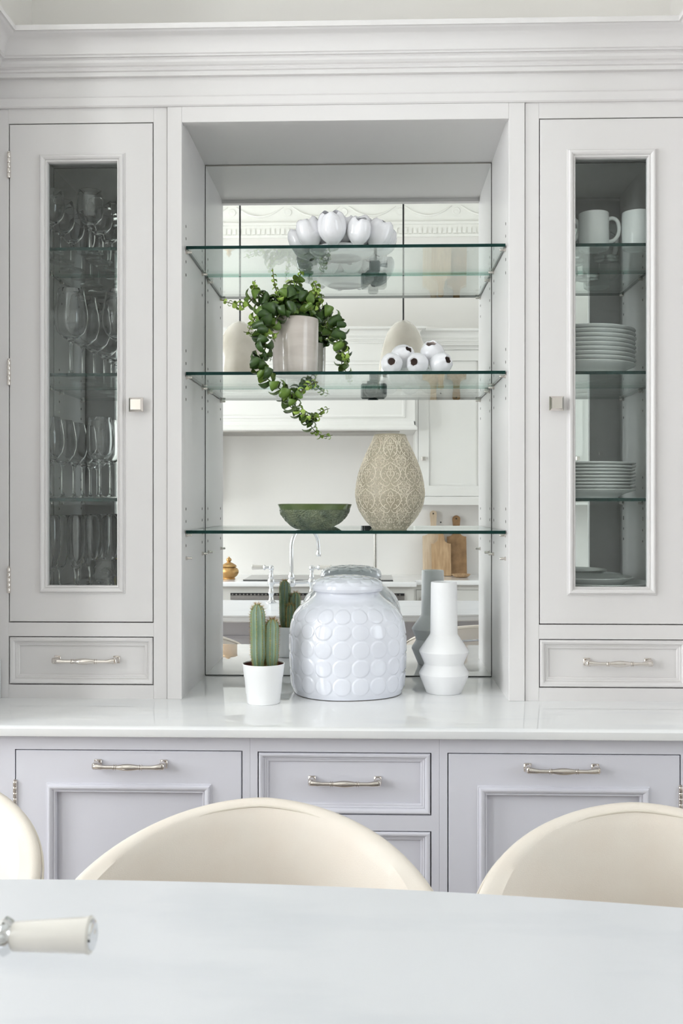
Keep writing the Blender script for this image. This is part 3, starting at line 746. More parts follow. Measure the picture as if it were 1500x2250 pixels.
for pl, wd in half:
    s3 = [(p.x, p.y) for p in spline([(x, y, 0) for x, y in pl], 3 if len(pl) < 9 else 1)]
    curves.append((s3, wd)); 
    if max(abs(x) for x, y in pl) > .005: curves.append(([(-x, y) for x, y in s3], wd))
for row in range(-1, 9):
    zc = .006 + row * RH / 2
    for k in range(NREP):
        ac = 2 * PI * (k + (.5 if row % 2 else 0)) / NREP
        for pl, wd in curves:
            Q = [(ac + x * 2 * PI / NREP * .98, zc + y * RH) for x, y in pl]
            if row % 2: Q = [(ac + x * 2 * PI / NREP * .55, zc + y * RH * .55) for x, y in pl]
            if min(z for a, z in Q) < .002 or max(z for a, z in Q) > .2435: continue
            n = len(Q); vs_ = []
            for i in range(n):
                a, z = Q[i]; a0, z0 = Q[max(0, i - 1)]; a1, z1 = Q[min(n - 1, i + 1)]; r = vrs(z)
                tx, tz = (a1 - a0) * r, z1 - z0; ln = math.hypot(tx, tz) or 1; nx, nz = -tz / ln, tx / ln
                hw = .00135 * wd * (.45 + .55 * math.sin(PI * (i + .5) / n)) * (.75 if row % 2 else 1)
                vs_ += [vpt(a + nx * hw / r, z + nz * hw, .0001), vpt(a, z, .0010), vpt(a - nx * hw / r, z - nz * hw, .0001)]
            mb.add(vs_, [(i * 3 + j, i * 3 + j + 1, i * 3 + j + 4, i * 3 + j + 3) for i in range(n - 1) for j in (0, 1)])
o = mb.build('scroll_relief', 'relief_cream', dv, 60); o['kind'] = 'stuff'; o['label'] = 'raised cream scrollwork'

# ginger jar with disc relief and lid
jar = thing('lidded_jar', 'large glossy white lidded jar with raised disc pattern, in the middle of the worktop', 'jar', (-.061, .118, CT), .25)
JP = [(.000, .1360), (.006, .1405), (.020, .1435), (.060, .1462), (.110, .1480), (.150, .1475), (.178, .1430), (.202, .1345), (.222, .1175), (.236, .1010), (.244, .0870), (.250, .0830), (.266, .0815), (.270, .0800)]
def jr(z):
    for (a, ra), (b_, rb) in zip(JP, JP[1:]):
        if z <= b_: return ra + (rb - ra) * (z - a) / (b_ - a)
    return JP[-1][1]
JR = [sum(jr(max(0, i * .27 / 100 + d * .0027)) for d in range(-3, 4)) / 7 for i in range(101)]
def jrs(z):
    t = min(1, z / .27) * 100; i = min(99, int(t)); return JR[i] + (JR[i + 1] - JR[i]) * (t - i)
def sup(th, n=2.35): return (abs(math.cos(th)) ** n + abs(math.sin(th)) ** n) ** (-1 / n)
def sm(x): x = max(0, min(1, x)); return x * x * (3 - 2 * x)
NC = 20; RS = .0455
def relief(th, s, r):
    u = th / (2 * PI) * NC; v = (s - .033) / RS; best = 9
    for dv_ in (0,):
        cu = round(u); cv = round(v); best = math.hypot((u - cu) * 2 * PI * .145 / NC, (v - cv) * RS)
    if v < -.5 or s > .252: return 0
    return .0019 * sm((.0228 - best) / .0034) * sm((.252 - s) / .02) + .0004 * max(0, 1 - (best / .0222) ** 2) * sm((.252 - s) / .02)
def jar_pt(u, v):
    z = v * .268; th = 2 * PI * u; k = 1 + (sup(th) - 1) * sm((.27 - z) / .06) * .8
    r = jrs(z) * k; s = z if z < .16 else z + (z - .16) * .25
    r += relief(th, s, r); return (r * math.cos(th), r * math.sin(th), z + .002)
mb = MB(); mb.grid(jar_pt, 560, 170, cu=True); mb.build('body', 'jar_glaze', jar, 0).data.shade_smooth()
MB().lathe([(0, .0005), (.126, .0005), (.1335, .0015), (.1345, .0030), (.12, .004)], seg=72).build('foot_ring', 'terracotta', jar)
def lid_pt(u, v):
    th = 2 * PI * u
    prof = [(.078, .2585), (.0868, .2590), (.0918, .2625), (.0935, .2690), (.0915, .2765), (.085, .2840), (.072, .2905), (.054, .2950), (.032, .2975), (.010, .2985), (.0003, .2985)]
    r, z = prof_at(v, prof)
    if r < .0925 and z > .268:
        rowf = (.0925 - r) / .026; row = int(rowf); n = (14, 10, 6, 3)[min(3, row)]; ph = .5 * (row % 2)
        uu = (u * n + ph) % 1 - .5; fv = rowf - row
        d = math.hypot(uu * 1.0, (1 - fv) * .62); k = .0032 * sm((.60 - d) / .12) * (1 - .25 * fv)
        r += k * .5; z += k * .7
    return (r * math.cos(th), r * math.sin(th), z)
mb = MB(); mb.grid(lid_pt, 240, 90, cu=True); mb.lathe([(.078, .2585), (0, .2585)], seg=60); mb.build('lid', 'jar_glaze', jar, 50)

# white faceted vase
mb = MB().lathe([(0, 0), (.0435, 0), (.0455, .0015), (.0460, .003), (.0635, .046), (.0642, .0495), (.0630, .0530), (.0515, .0715), (.0508, .0745), (.0515, .0775), (.0628, .1035), (.0635, .1065), (.0628, .1095), (.0385, .1450), (.0360, .1490), (.0350, .1530), (.0335, .281), (.0325, .284), (.0300, .2845), (.0285, .282), (.0300, .155), (.054, .107), (.04, .02), (0, .015)], seg=72)
o = mb.build('white_vase', 'matt_white', None, 22, (.187, .108, CT)); tag(o, 'matt white vase with two angular bulges and a straight neck, right of the lidded jar', 'vase')

# cactus in a white pot
cp = thing('potted_cactus', 'small white pot with two ribbed green cactus columns, left of the lidded jar', 'potted cactus', (-.262, -.038, CT))
mb = MB().lathe([(0, 0), (.0385, 0), (.0400, .001), (.0420, .022), (.0432, .024), (.0462, .062), (.0475, .064), (.0510, .093), (.0517, .0955), (.0510, .0965), (.0495, .096), (.0490, .088)], seg=64); mb.build('pot', 'pot_white', cp, 30)
MB().lathe([(.0492, .0935), (.0470, .080), (.0465, .079)], seg=48).build('inner_pot', 'inner_pot', cp)
MB().lathe([(0, .086), (.02, .085), (.0475, .082)], seg=32).build('soil', 'soil', cp)
def cactus(cx, cy, R, Hh, lean, ribs, ph):
    body = MB(); spn = MB(); rr = random.Random(int(R * 1e5))
    z0 = .082
    def shape(t): return (.66 + .34 * sm(t / .25)) * (1 if t < .82 else math.sqrt(max(0, 1 - ((t - .82) / .18) ** 2 * .985)))
    def cen(t): return (cx + lean[0] * t * t, cy + lean[1] * t * t, z0 + Hh * t)
    def pt(u, v):
        th = 2 * PI * u; k = abs(math.cos(ribs * th / 2 + ph)); r = R * shape(v) * (.80 + .22 * k ** 1.6); c = cen(v)
        return (c[0] + r * math.cos(th), c[1] + r * math.sin(th), c[2])
    body.grid(pt, ribs * 12, 40, cu=True); b_ = body.build('cactus_column', 'cactus_skin', cp, 70)
    rb = MB()
    for q in range(ribs):
        th = (2 * PI * q - 2 * ph) / ribs
        pts_ = []
        for i in range(26):
            v = .02 + .975 * i / 25; r = R * shape(v) * 1.0; c = cen(v)
            p = Vector((c[0] + r * math.cos(th), c[1] + r * math.sin(th), c[2])); pts_.append(p)
            d = Vector((math.cos(th), math.sin(th), .15 + (1.2 if v > .9 else 0)))
            for s in range(6 if v < .9 else 9):
                e = (d + Vector((rr.uniform(-.9, .9), rr.uniform(-.9, .9), rr.uniform(-.6, .8)))).normalized() * rr.uniform(.0045, .0085 if v < .9 else .013)
                a = p + Vector((0, 0, rr.uniform(-.001, .001))); sd = e.orthogonal().normalized() * .0003; s2 = e.cross(sd).normalized() * .0003
                spn.add([a + sd, a - sd * .5 + s2, a - sd * .5 - s2, a + e], [(0, 1, 3), (1, 2, 3), (2, 0, 3)])
        rb.tube(pts_, [.0011] * 26, 6)
    rb.build('rib_edge', 'cactus_rib', b_, 60)
    o = spn.build('spines', 'spine', b_, 0); o['kind'] = 'stuff'; o['label'] = 'fine straw coloured spines'
cactus(-.0125, -.006, .0175, .158, (-.002, 0), 8, .2)
cactus(.019, .004, .0162, .121, (.002, .0), 8, .5)
cactus(.006, .020, .0120, .085, (.001, .004), 7, .3)

# ------------------------------------------------------------------ glassware in the left cupboard
def crystal(name, prof, label, cat, loc, group, proto={}):
    if name not in proto:
        o = MB().lathe(prof, seg=40).build(name, 'crystal', None, 50); proto[name] = o
    else:
        o = proto[name].copy(); COL.objects.link(o)
    o.location = loc; return tag(o, label, cat, group)
def stemware(foot, stem_h, bowl, th=.0013):
    out = [(0, 0), (foot * .97, 0), (foot, .0012), (foot * .9, .0022), (foot * .45, .0038), (.0065, .008), (.0042, .016), (.0038, stem_h * .55), (.0042, stem_h - .008), (.007, stem_h - .001)]
    out += [(r, stem_h + z) for r, z in bowl]
    out += [(bowl[-1][0] - th / 2, stem_h + bowl[-1][1] + th / 2)]
    out += [(max(r - th, 0.0004), stem_h + z + (.003 if i < 2 else .0)) for i, (r, z) in list(enumerate(bowl))[::-1]]
    out += [(0, stem_h + bowl[0][1] + .0035)]
    return out
BIG = stemware(.036, .090, [(.010, .002), (.022, .009), (.034, .022), (.041, .040), (.0435, .058), (.042, .078), (.038, .100), (.034, .122), (.0325, .132)])
MIDG = stemware(.034, .072, [(.009, .002), (.020, .009), (.030, .022), (.0345, .038), (.0350, .054), (.0330, .074), (.0305, .090)])
TALL = stemware(.035, .092, [(.009, .002), (.020, .010), (.031, .026), (.0365, .046), (.0370, .064), (.034, .088), (.030, .110), (.0285, .118)])
FLUTE = stemware(.031, .062, [(.007, .002), (.014, .012), (.0205, .036), (.0235, .070), (.0240, .100), (.0225, .130), (.0215, .142)])
TUMBLER = [(0, 0), (.031, 0), (.033, .002), (.036, .088), (.0352, .089), (.0344, .088), (.0315, .010), (0, .008)]
GG = 'clear glasses in the left cupboard'
LX = lambda z: z + .008
for x, y, t in ((-.832, .105, 'front left'), (-.832, .195, 'second of the left column'), (-.832, .285, 'third of the left column'), (-.730, .110, 'front right'), (-.730, .200, 'second of the right column'), (-.730, .290, 'third of the right column'), (-.630, .120, 'behind the stile')):
    crystal('wine_glass', MIDG, 'wine glass on the left cupboard\'s upper shelf, ' + t, 'wine glass', (x, y, LX(C1)), GG)
for x, y, t in ((-.776, .095, 'nearest to the pane'), (-.772, .190, 'second from the front'), (-.768, .285, 'rearmost of its row'), (-.655, .110, 'behind the stile'), (-.652, .205, 'far right')):
    crystal('balloon_glass', BIG, 'large balloon glass on the left cupboard\'s middle shelf, ' + t, 'wine glass', (x, y, LX(C2)), GG)
for x, y, t in ((-.836, .110, 'front left'), (-.832, .205, 'second of the left column'), (-.828, .295, 'rearmost of the left column'), (-.706, .115, 'front right'), (-.704, .210, 'second of the right column'), (-.62, .150, 'far right')):
    crystal('red_wine_glass', TALL, 'tall wine glass on the left cupboard\'s lowest glass shelf, ' + t, 'wine glass', (x, y, LX(C3)), GG)
for x, y, t in ((-.828, .100, 'front left'), (-.826, .165, 'second of the left column'), (-.772, .125, 'front middle'), (-.752, .190, 'behind the front middle one'), (-.72, .27, 'rear right'), (-.80, .25, 'rear left')):
    crystal('champagne_flute', FLUTE, 'champagne flute on the left cupboard\'s floor, ' + t, 'champagne flute', (x, y, 1.1501), GG)
for x, y, t in ((-.690, .100, 'nearest to the pane'), (-.655, .185, 'behind the front one')):
    crystal('tumbler', TUMBLER, 'straight tumbler on the left cupboard\'s floor, ' + t, 'tumbler', (x, y, 1.1501), GG)
lm = MB(); lm.lathe([(0, -.036), (.006, -.034), (.014, -.029), (.023, -.017), (.0265, 0), (.023, .017), (.014, .029), (.007, .034), (.004, .038), (0, .039)], seg=28, M=Matrix.Rotation(PI / 2, 4, 'Y'))
tag(lm.build('lemon', 'lemon', None, 60, (-.678, .290, 1.1768)), 'yellow lemon behind the tumblers on the floor of the left cupboard', 'lemon')

# ------------------------------------------------------------------ china in the right cupboard
def mug(loc, rz, label):
    r = thing('mug', label, 'mug', loc, rz, 'white mugs in the right cupboard')
    MB().lathe([(0, .004), (.030, .003), (.031, 0), (.0345, 0), (.0375, .002), (.0385, .006), (.0385, .092), (.0378, .0935), (.0365, .093), (.0358, .090), (.0355, .012), (.033, .008), (0, .007)], seg=56).build('body', 'china', r, 40)
    MB().tube(spline([(.036, 0, .080), (.048, 0, .083), (.060, 0, .077), (.066, 0, .060), (.063, 0, .040), (.052, 0, .026), (.036, 0, .022)], 6), [.0052] * 37, 10).build('handle', 'china', r, 60)
mug((.5705, .115, C1 + .008), .05, 'white mug with its whole handle showing, on the upper shelf of the right cupboard')
mug((.680, .110, C1 + .008), .2, 'white mug at the right edge of the upper shelf in the right cupboard')
mug((.468, .120, C1 + .008), .0, 'white mug mostly hidden by the door frame of the right cupboard')
for x, y, t in ((.628, .225, 'between the two mugs'), (.545, .265, 'behind the mug with the whole handle')):
    o = MB().lathe([(r, z) for r, z in TUMBLER], seg=40).build('tumbler', 'crystal', None, 50, (x, y, C1 + .008)); tag(o, 'clear tumbler in the right cupboard, ' + t, 'tumbler', 'tumblers behind the mugs')
def plate_prof(R, foot, h):
    return [(0, .004), (foot - .004, .004), (foot - .003, 0), (foot, 0), (foot + .002, .004), (R * .80, h * .55), (R - .002, h - .003), (R, h - .001), (R - .001, h + .0008), (R - .006, h), (R * .80, h * .55 + .005), (foot, .0085), (0, .0085)]
ordn = ['lowest', 'second from the bottom', 'third from the bottom', 'fourth from the bottom', 'middle', 'fourth from the top', 'third from the top', 'second from the top', 'topmost']
pa = None
for k in range(9):
    z = C2 + .008 + k * .0112
    if pa is None: o = pa = MB().lathe(plate_prof(.137, .092, .030), seg=80).build('dinner_plate', 'china', None, 40)
    else: o = pa.copy(); COL.objects.link(o)
    o.location = (.556 + .0012 * math.sin(k * 2.3), .185, z + .0002); tag(o, 'white dinner plate, ' + ordn[k] + ' of the taller stack in the right cupboard', 'plate', 'dinner plates on the middle shelf')
pa = None
for k in range(9):
    z = C3 + .008 + k * .0086
    if pa is None: o = pa = MB().lathe(plate_prof(.136, .090, .0225), seg=80).build('side_plate', 'china', None, 40)
    else: o = pa.copy(); COL.objects.link(o)
    o.location = (.556 + .0012 * math.sin(k * 1.7 + 1), .185, z + .0002); tag(o, 'flat white plate, ' + ordn[k] + ' of the lower stack in the right cupboard', 'plate', 'flat plates on the lowest shelf')
for k, (x, y, R, t) in enumerate(((.594, .188, .140, 'lower of the two'), (.575, .190, .115, 'upper of the two'))):
    o = MB().lathe(plate_prof(R, R * .66, .030 if k == 0 else .034), seg=80).build('platter', 'china', None, 40, (x, y, 1.1502 + k * .0095)); tag(o, 'wide white platter on the floor of the right cupboard, ' + t, 'platter', 'platters on the cupboard floor')

# ------------------------------------------------------------------ island with sink, tap and stools
IXC, IR = -.38, 4.22
def iy(x): return -1.186 - (x - IXC) ** 2 / (2 * IR)
IX0, IX1, IYN = -1.58, .82, -1.90
mb = MB(); nx = 60; lay = [(0, CT - .030), (.004, CT - .026), (.004, CT - .012), (.0025, CT - .009), (.0055, CT - .006), (.0055, CT - .002), (.004, CT)]
rings = []
def outline(off):
    xs = [IX0 - off + (IX1 - IX0 + 2 * off) * i / nx for i in range(nx + 1)]
    return [(x, iy(x) + off) for x in xs] + [(IX1 + off, IYN - off), (IX0 - off, IYN - off)]
vs_ = []; m_ = nx + 3
for off, z in lay: vs_ += [(x, y, z) for x, y in outline(off - .0055)]
fs = [(i * m_ + k, i * m_ + (k + 1) % m_, (i + 1) * m_ + (k + 1) % m_, (i + 1) * m_ + k) for i in range(len(lay) - 1) for k in range(m_)]
fs += [tuple(range(m_)), tuple(range((len(lay) - 1) * m_, len(lay) * m_))]
mb.add(vs_, fs); tag(mb.build('island_worktop', 'quartz_honed', None, 40), 'polished white quartz island top with a bowed edge in the foreground', 'worktop')
isl = thing('kitchen_island', 'light grey kitchen island cabinet under the bowed white worktop', 'kitchen island', (IXC, -1.62, 0))
def ib(m2, nm, mat='skylit_base_paint', par=None):
    m2.v = [(p[0] - IXC, p[1] + 1.62, p[2]) for p in m2.v]; return m2.build(nm, mat, par or isl, 30)
ib(MB().box(-1.42, .66, -1.86, -1.56, .10, CT - .030, .002), 'carcass'); ib(MB().box(-1.38, .62, -1.82, -1.60, 0, .10), 'plinth')
for k in range(4):
    x0 = -1.40 + k * .515; p = ib(MB().box(x0, x0 + .495, -1.56, -1.545, .14, .84, .001), 'back_panel')
    ib(MB().frame([(o, h) for o, h in BOLECTION[1:]], x0 + .09, x0 + .405, .23, .75, 0), 'moulding', par=p)
    q = p.children[0]; q.data.transform(Matrix.Translation((0, -1.545, 0))); q.data.transform(Matrix.Translation((0, 1.545, 0)) @ Matrix.Rotation(0, 4, 'Z'))
    for v in q.data.vertices: v.co.y = (-1.545 + 1.62) - (v.co.y - 1.62)
sk = thing('butler_sink', 'white ceramic butler sink on the near side of the island', 'sink', (IXC, -2.01, 0))
m2 = MB(); panel_with_hole(m2, -.40, .40, -.09, .13, -.36, .36, -.05, .09, 0, .24, .004)
m2.v = [(x, z_, .615 + (.24 - y)) for x, y, z_ in m2.v]; m2.v = [(x, y - .02, z) for x, y, z in m2.v]; m2.build('basin', 'white_glaze', sk, 30)
MB().box(-.365, .365, -.075, .075, .615, .635).build('basin_floor', 'white_glaze', sk)
MB().box(-.40, .40, -.10, .10, 0, .612).build('sink_cabinet', 'skylit_base_paint', sk)
for s in (-1, 1):
    d = MB().box(-.395 if s < 0 else .004, -.004 if s < 0 else .395, -.12, -.101, .12, .60, .001).build('door', 'skylit_base_paint', sk)
    handle(d, s * .2, .54, -.12, .16)
# bridge tap
tap = thing('bridge_tap', 'chrome bridge mixer tap with white lever handles on the island', 'tap', (-.392, -1.755, CT))
for s, par in ((-1, 0), (1, 0)):
    x = s * .1
    MB().lathe([(0, 0), (.027, 0), (.027, .004), (.020, .008), (.012, .016), (.0105, .030), (.012, .042), (.016, .050), (.0115, .058), (.0105, .085), (.016, .094), (.0185, .105), (.016, .116), (.011, .122), (.013, .130), (.011, .137), (.0075, .145), (.0075, .150), (.010, .158), (.0085, .163), (0, .164)], (x, 0, 0), 28).build('pillar', 'chrome', tap, 50)
    c = (x, 0, .172); lv = MB().lathe([(0, -.0145), (.006, -.013), (.0115, -.008), (.0135, 0), (.0115, .008), (.006, .013), (0, .0145)], c, 24)
    Mx = Matrix.Translation((x, 0, .174)) @ Matrix.Rotation(s * (PI / 2 - .03), 4, 'Y')
    lv.lathe([(.007, .008), (.007, .026), (.0112, .030), (.0135, .0335), (.0115, .037), (.0095, .039)], seg=24, M=Mx)
    o = lv.build('lever', 'chrome', tap, 50)
    MB().lathe([(.009, .038), (.0100, .040), (.0122, .090), (.0130, .0935), (.0122, .095), (.0105, .095)], seg=28, M=Mx).build('lever_grip', 'ceramic_lever', o, 40)
    MB().lathe([(.0104, .0948), (.0102, .0965), (.0070, .0974), (.0050, .0970), (.0030, .0978), (0, .0980)], seg=24, M=Mx).build('end_cap', 'chrome', o, 40)
MB().tube(spline([(-.1, 0, .105), (-.05, 0, .103), (0, 0, .101), (.05, 0, .103), (.1, 0, .105)], 6), .0085, 14).build('bridge', 'chrome', tap, 60)
SD = (.125, -.165)
sp = [(0, 0, .085), (0, 0, .20), (.0, 0, .27)] + [(SD[0] * (1 - math.cos(a)) / 2, SD[1] * (1 - math.cos(a)) / 2, .27 + .100 * math.sin(a)) for a in [PI * k / 8 for k in range(1, 8)]] + [(SD[0], SD[1], .26), (SD[0], SD[1], .232)]
P = spline(sp, 6); MB().tube(P, .0092, 16).build('spout', 'chrome', tap, 60)
MB().lathe([(.011, .222), (.0125, .224), (.0125, .240), (.0105, .244)], (SD[0], SD[1], 0), 20).build('spout_tip', 'chrome', tap, 40)
MB().lathe([(0, .078), (.010, .080), (.021, .090), (.0235, .100), (.020, .112), (.013, .120), (.0165, .126), (.0165, .132), (.0115, .142), (.0095, .150)], (0, 0, 0), 24).build('spout_collar', 'chrome', tap, 50)

# upholstered tub stools
def stool_parts(root):
    ZT = .9045; A = .250; Bd = .25; zs = .655
    PM = math.radians(112)
    def rimz(ph): return ZT - .175 * (1 - math.cos(ph * .80)) - .012 * abs(math.sin(ph))
    def plan(ph, off, fl=0): return ((A + off) * math.sin(ph), (Bd + off) * math.cos(ph) - Bd)
    n = 72; TH = .023; sec = []
    mb = MB()
    def fn(u, v):
        ph = -PM + 2 * PM * u; zt = rimz(ph)
        k = v * 25
        if k <= 10: o, z = 0, zs - .02 + (zt - .008 - zs + .02) * (k / 10)
        elif k <= 15:
            a = PI * (k - 10) / 5; o, z = TH / 2 - TH / 2 * math.cos(a), zt - .008 + .008 * math.sin(a)
        else: o, z = TH, zt - .008 - (zt - .008 - zs + .05) * ((k - 15) / 10)
        t = max(0, (z - zs) / .25); o += .022 * t - .006 * math.sin(PI * min(1, t)) * (1 if k < 11 else -1)
        x, y = plan(ph, o); return (x, y, z)
    mb.grid(fn, n, 26)
    for i in (0, n - 1): mb.f.append(tuple(i * 26 + j for j in range(26))); mb.m.append(0)
    bk = mb.build('backrest', 'upholstery', root, 60)
    for off, nm in ((.0205, 'piping'), (TH + .0215, 'piping')):
        MB().tube([(*plan(-PM + 2 * PM * i / 70, off), rimz(-PM + 2 * PM * i / 70) - .0095) for i in range(71)], .0021, 6).build(nm, 'piping', bk, 60)
    # chrome trim running round the outside of the back
    MB().tube([(*plan(-PM + 2 * PM * i / 70, TH + .018), rimz(-PM + 2 * PM * i / 70) - .060) for i in range(71)], .0055, 8).build('chrome_trim', 'chrome', root, 60)
    def seat(u, v):
        th = 2 * PI * u; prof = [(.0005, .045), (.12, .047), (.20, .044), (.235, .034), (.243, .018), (.238, .0), (.20, -.015), (.0005, -.018)]
        r, z = prof_at(v, prof); return (r * 1.04 * math.cos(th), -Bd + .02 + r * math.sin(th) * 1.0, zs + z - .03)
    MB().grid(seat, 56, 30, cu=True).build('seat', 'upholstery', root, 60)
    MB().lathe([(0, 0), (.215, 0), (.220, .004), (.215, .009), (.06, .018), (.035, .024), (.030, .05), (.028, .62), (.05, .625), (0, .626)], (0, -Bd + .02, 0), 48).build('pedestal', 'chrome', root, 40)
    MB().tube([(.16 * math.cos(2 * PI * k / 40), -Bd + .02 + .16 * math.sin(2 * PI * k / 40), .27) for k in range(40)], .010, 10, closed=True).build('footrest', 'chrome', root, 60)
    m3 = MB()
    for a in (0, PI): m3.tube([(0, -Bd + .02, .27), (.16 * math.cos(a), -Bd + .02, .27)], .008, 8)
    m3.build('footrest_spoke', 'chrome', root, 60)
st0 = thing('bar_stool', '', 'bar stool'); stool_parts(st0)
for i, (x, y, rz, t) in enumerate(((-.178, -.872, .0, 'middle cream upholstered tub stool, its whole curved back showing above the island'), (.4215, -.880, .0, 'right cream upholstered tub stool, cut by the right edge of the picture'), (-.790, -.74, -.03, 'leftmost cream upholstered tub stool, only its right armrest in view'))):
    o = st0 if i == 0 else copy_tree(st0)
    place(o, (x, y, 0), rz, t, 'tub stools at the island')

# pendant lamps over the island
def pendant(x, y, label):
    r = thing('pendant_lamp', label, 'pendant lamp', (x, y, 1.925), 0, 'pendant lamps over the island')
    MB().lathe([(.119, 0), (.1215, .001), (.1205, .030), (.1165, .090), (.1080, .150), (.0960, .205), (.0800, .250), (.062, .281), (.044, .301), (.024, .3135), (.0100, .318), (.0085, .3145), (.038, .300), (.058, .280), (.078, .247), (.094, .203), (.106, .149), (.1145, .09), (.1185, .03), (.1190, 0)], seg=56).build('shade', 'lamp_shade', r, 50)
    MB().tube([(0, 0, .31), (0, 0, ZC - 1.925 - .02)], .0042, 8).build('cable', 'black', r, 60)
    MB().lathe([(0, 0), (.05, 0), (.055, -.006), (.05, -.022), (.01, -.025), (0, -.026)], (0, 0, ZC - 1.925), 32).build('ceiling_rose', 'black', r, 40)
    MB().lathe([(0, .14), (.018, .145), (.030, .17), (.030, .19), (.018, .22), (.015, .25), (.015, .31), (0, .311)], (0, 0, 0), 24).build('bulb', 'matt_white', r, 50)
pendant(-.613, -1.5, 'grey-white dome pendant lamp reflected behind the potted plant')
pendant(.150, -1.5, 'grey-white dome pendant lamp reflected behind the pod vase')

# ------------------------------------------------------------------ kitchen run opposite, seen in the mirror
KW = YF
mb = MB()
FX = .285
pts = [(-2.4, -3.10), (FX, -3.10), (FX, -3.26), (2.5, -3.26), (2.5, KW), (-2.4, KW)]
zs_ = [(CT - .032, .004), (CT - .028, 0), (CT - .006, 0), (CT, .005)]
vs_ = []
for z, o in zs_: vs_ += [(x - (o if x == FX else 0), y - (o if y > -3.5 else 0), z) for x, y in pts]
mb.add(vs_, [(i * 6 + k, i * 6 + (k + 1) % 6, (i + 1) * 6 + (k + 1) % 6, (i + 1) * 6 + k) for i in range(3) for k in range(6)] + [tuple(range(6)), tuple(range(18, 24))])
tag(mb.build('hob_worktop', 'quartz', None, 40), 'white quartz worktop below the cooker hood, reflected in the niche mirror', 'worktop')
def far_cab(name, label, cat, X0, X1, Y1, z0, z1, n, plinth=False, knobz=None, mat='far_paint'):
    cx = (X0 + X1) / 2; r = thing(name, label, cat, (cx, KW, z0))
    def b(m2, nm, par=None, mt=mat):
        m2.v = [(p[0] - cx, p[1] - KW, p[2] - z0) for p in m2.v]; return m2.build(nm, mt, par or r, 30)
    b(MB().box(X0, X1, KW, Y1 - .022, z0, z1), 'carcass')
    wd = (X1 - X0) / n
    fr = MB(); 
    for k in range(n): panel_with_hole(fr, 0, 1, 0, 1, 0, 1, 0, 1, 0, 1) if False else None
    for k in range(n + 1):
        x = X0 + k * wd; b(MB().box(max(X0, x - .018), min(X1, x + .018), Y1 - .022, Y1, z0, z1), 'stile')
    b(MB().box(X0 + .018, X1 - .018, Y1 - .022, Y1 - .0001, z0, z0 + .055), 'rail'); b(MB().box(X0 + .018, X1 - .018, Y1 - .022, Y1 - .0001, z1 - .03, z1), 'rail')
    for k in range(n):
        a, c = X0 + k * wd + .0205, X0 + (k + 1) * wd - .0205; e, f = z0 + .0575, z1 - .0325
        d = b(MB().box(a, c, Y1 - .022, Y1 - .010, e, f), 'door')
        m2 = MB()
        for q in ((a, a + .07, e, f), (c - .07, c, e, f), (a + .07, c - .07, e, e + .07), (a + .07, c - .07, f - .07, f)): m2.box(q[0], q[1], Y1 - .010, Y1, q[2], q[3])
        m2.frame([(0, 0.010), (.0, .006), (.008, .004), (.012, 0)], a + .070, c - .070, e + .07, f - .07, Y1 + 0)
        for i in range(len(m2.v) - 16, len(m2.v)): x, y, z = m2.v[i]; m2.v[i] = (x, Y1 - (Y1 - y), z)
        b(m2, 'door_frame', d)
        kz = knobz if knobz else f - .06
        s = MB().box(a + .022, a + .048, Y1, Y1 + .022, kz - .013, kz + .013, .003); b(s, 'knob', d, 'nickel')
    return r
far_cab('wall_cabinet', 'off-white wall cabinet right of the cooker hood, reflected in the niche mirror', 'wall cabinet', .292, 1.30, -3.45, 1.385, 2.44, 2, knobz=1.690)
far_cab('wall_cabinet', 'off-white wall cabinet far right of the reflected kitchen', 'wall cabinet', 1.302, 2.40, -3.45, 1.385, 2.44, 2, knobz=1.690)
far_cab('wall_cabinet', 'off-white wall cabinet left of the cooker hood, only faintly reflected in the left cupboard door', 'wall cabinet', -2.40, -1.222, -3.45, 1.385, 2.44, 2, knobz=1.690)
far_cab('base_cabinet', 'off-white base cabinet below the cutting boards, reflected in the niche mirror', 'base cabinet', .272, 1.38, -3.29, .10, CT - .032, 2)
far_cab('base_cabinet', 'off-white base cabinet at the far right of the reflected kitchen', 'base cabinet', 1.382, 2.48, -3.29, .10, CT - .032, 2)
far_cab('base_cabinet', 'off-white base cabinet left of the reflected oven', 'base cabinet', -2.38, -.952, -3.13, .10, CT - .032, 2)
# range oven below the hob
ov = thing('oven', 'stainless steel oven below the hob, reflected in the niche mirror', 'oven', (-.34, -3.45, 0))
MB().box(-.609, .609, -.33, .310, .10, CT - .034).build('body', 'far_paint', ov)
MB().box(-.55, .55, .311, .322, .785, .812, .001).build('control_panel', 'steel', ov)
g_ = MB().box(-.55, .55, .311, .318, .813, .827).build('vent_slot', 'black', ov)
for k in range(46): MB().box(-.54 + k * .0235, -.532 + k * .0235, .318, .3225, .8135, .8215).build('vent_fin', 'steel', g_, 0)
MB().box(-.55, .55, .311, .325, .20, .780, .002).build('oven_door', 'black_glass', ov)
MB().tube([(-.5, .36, .735), (.5, .36, .735)], .011, 12).build('door_bar', 'steel', ov, 60)
MB().box(-.49, -.47, .32, .365, .725, .745).build('bar_bracket', 'steel', ov); MB().box(.47, .49, .32, .365, .725, .745).build('bar_bracket', 'steel', ov)
hb = MB().box(-.82, .14, -3.66, -3.20, CT + .0005, CT + .006, .0015); tag(hb.build('hob', 'black_glass', None, 30), 'flat dark glass hob set on the reflected worktop behind the tap', 'hob')
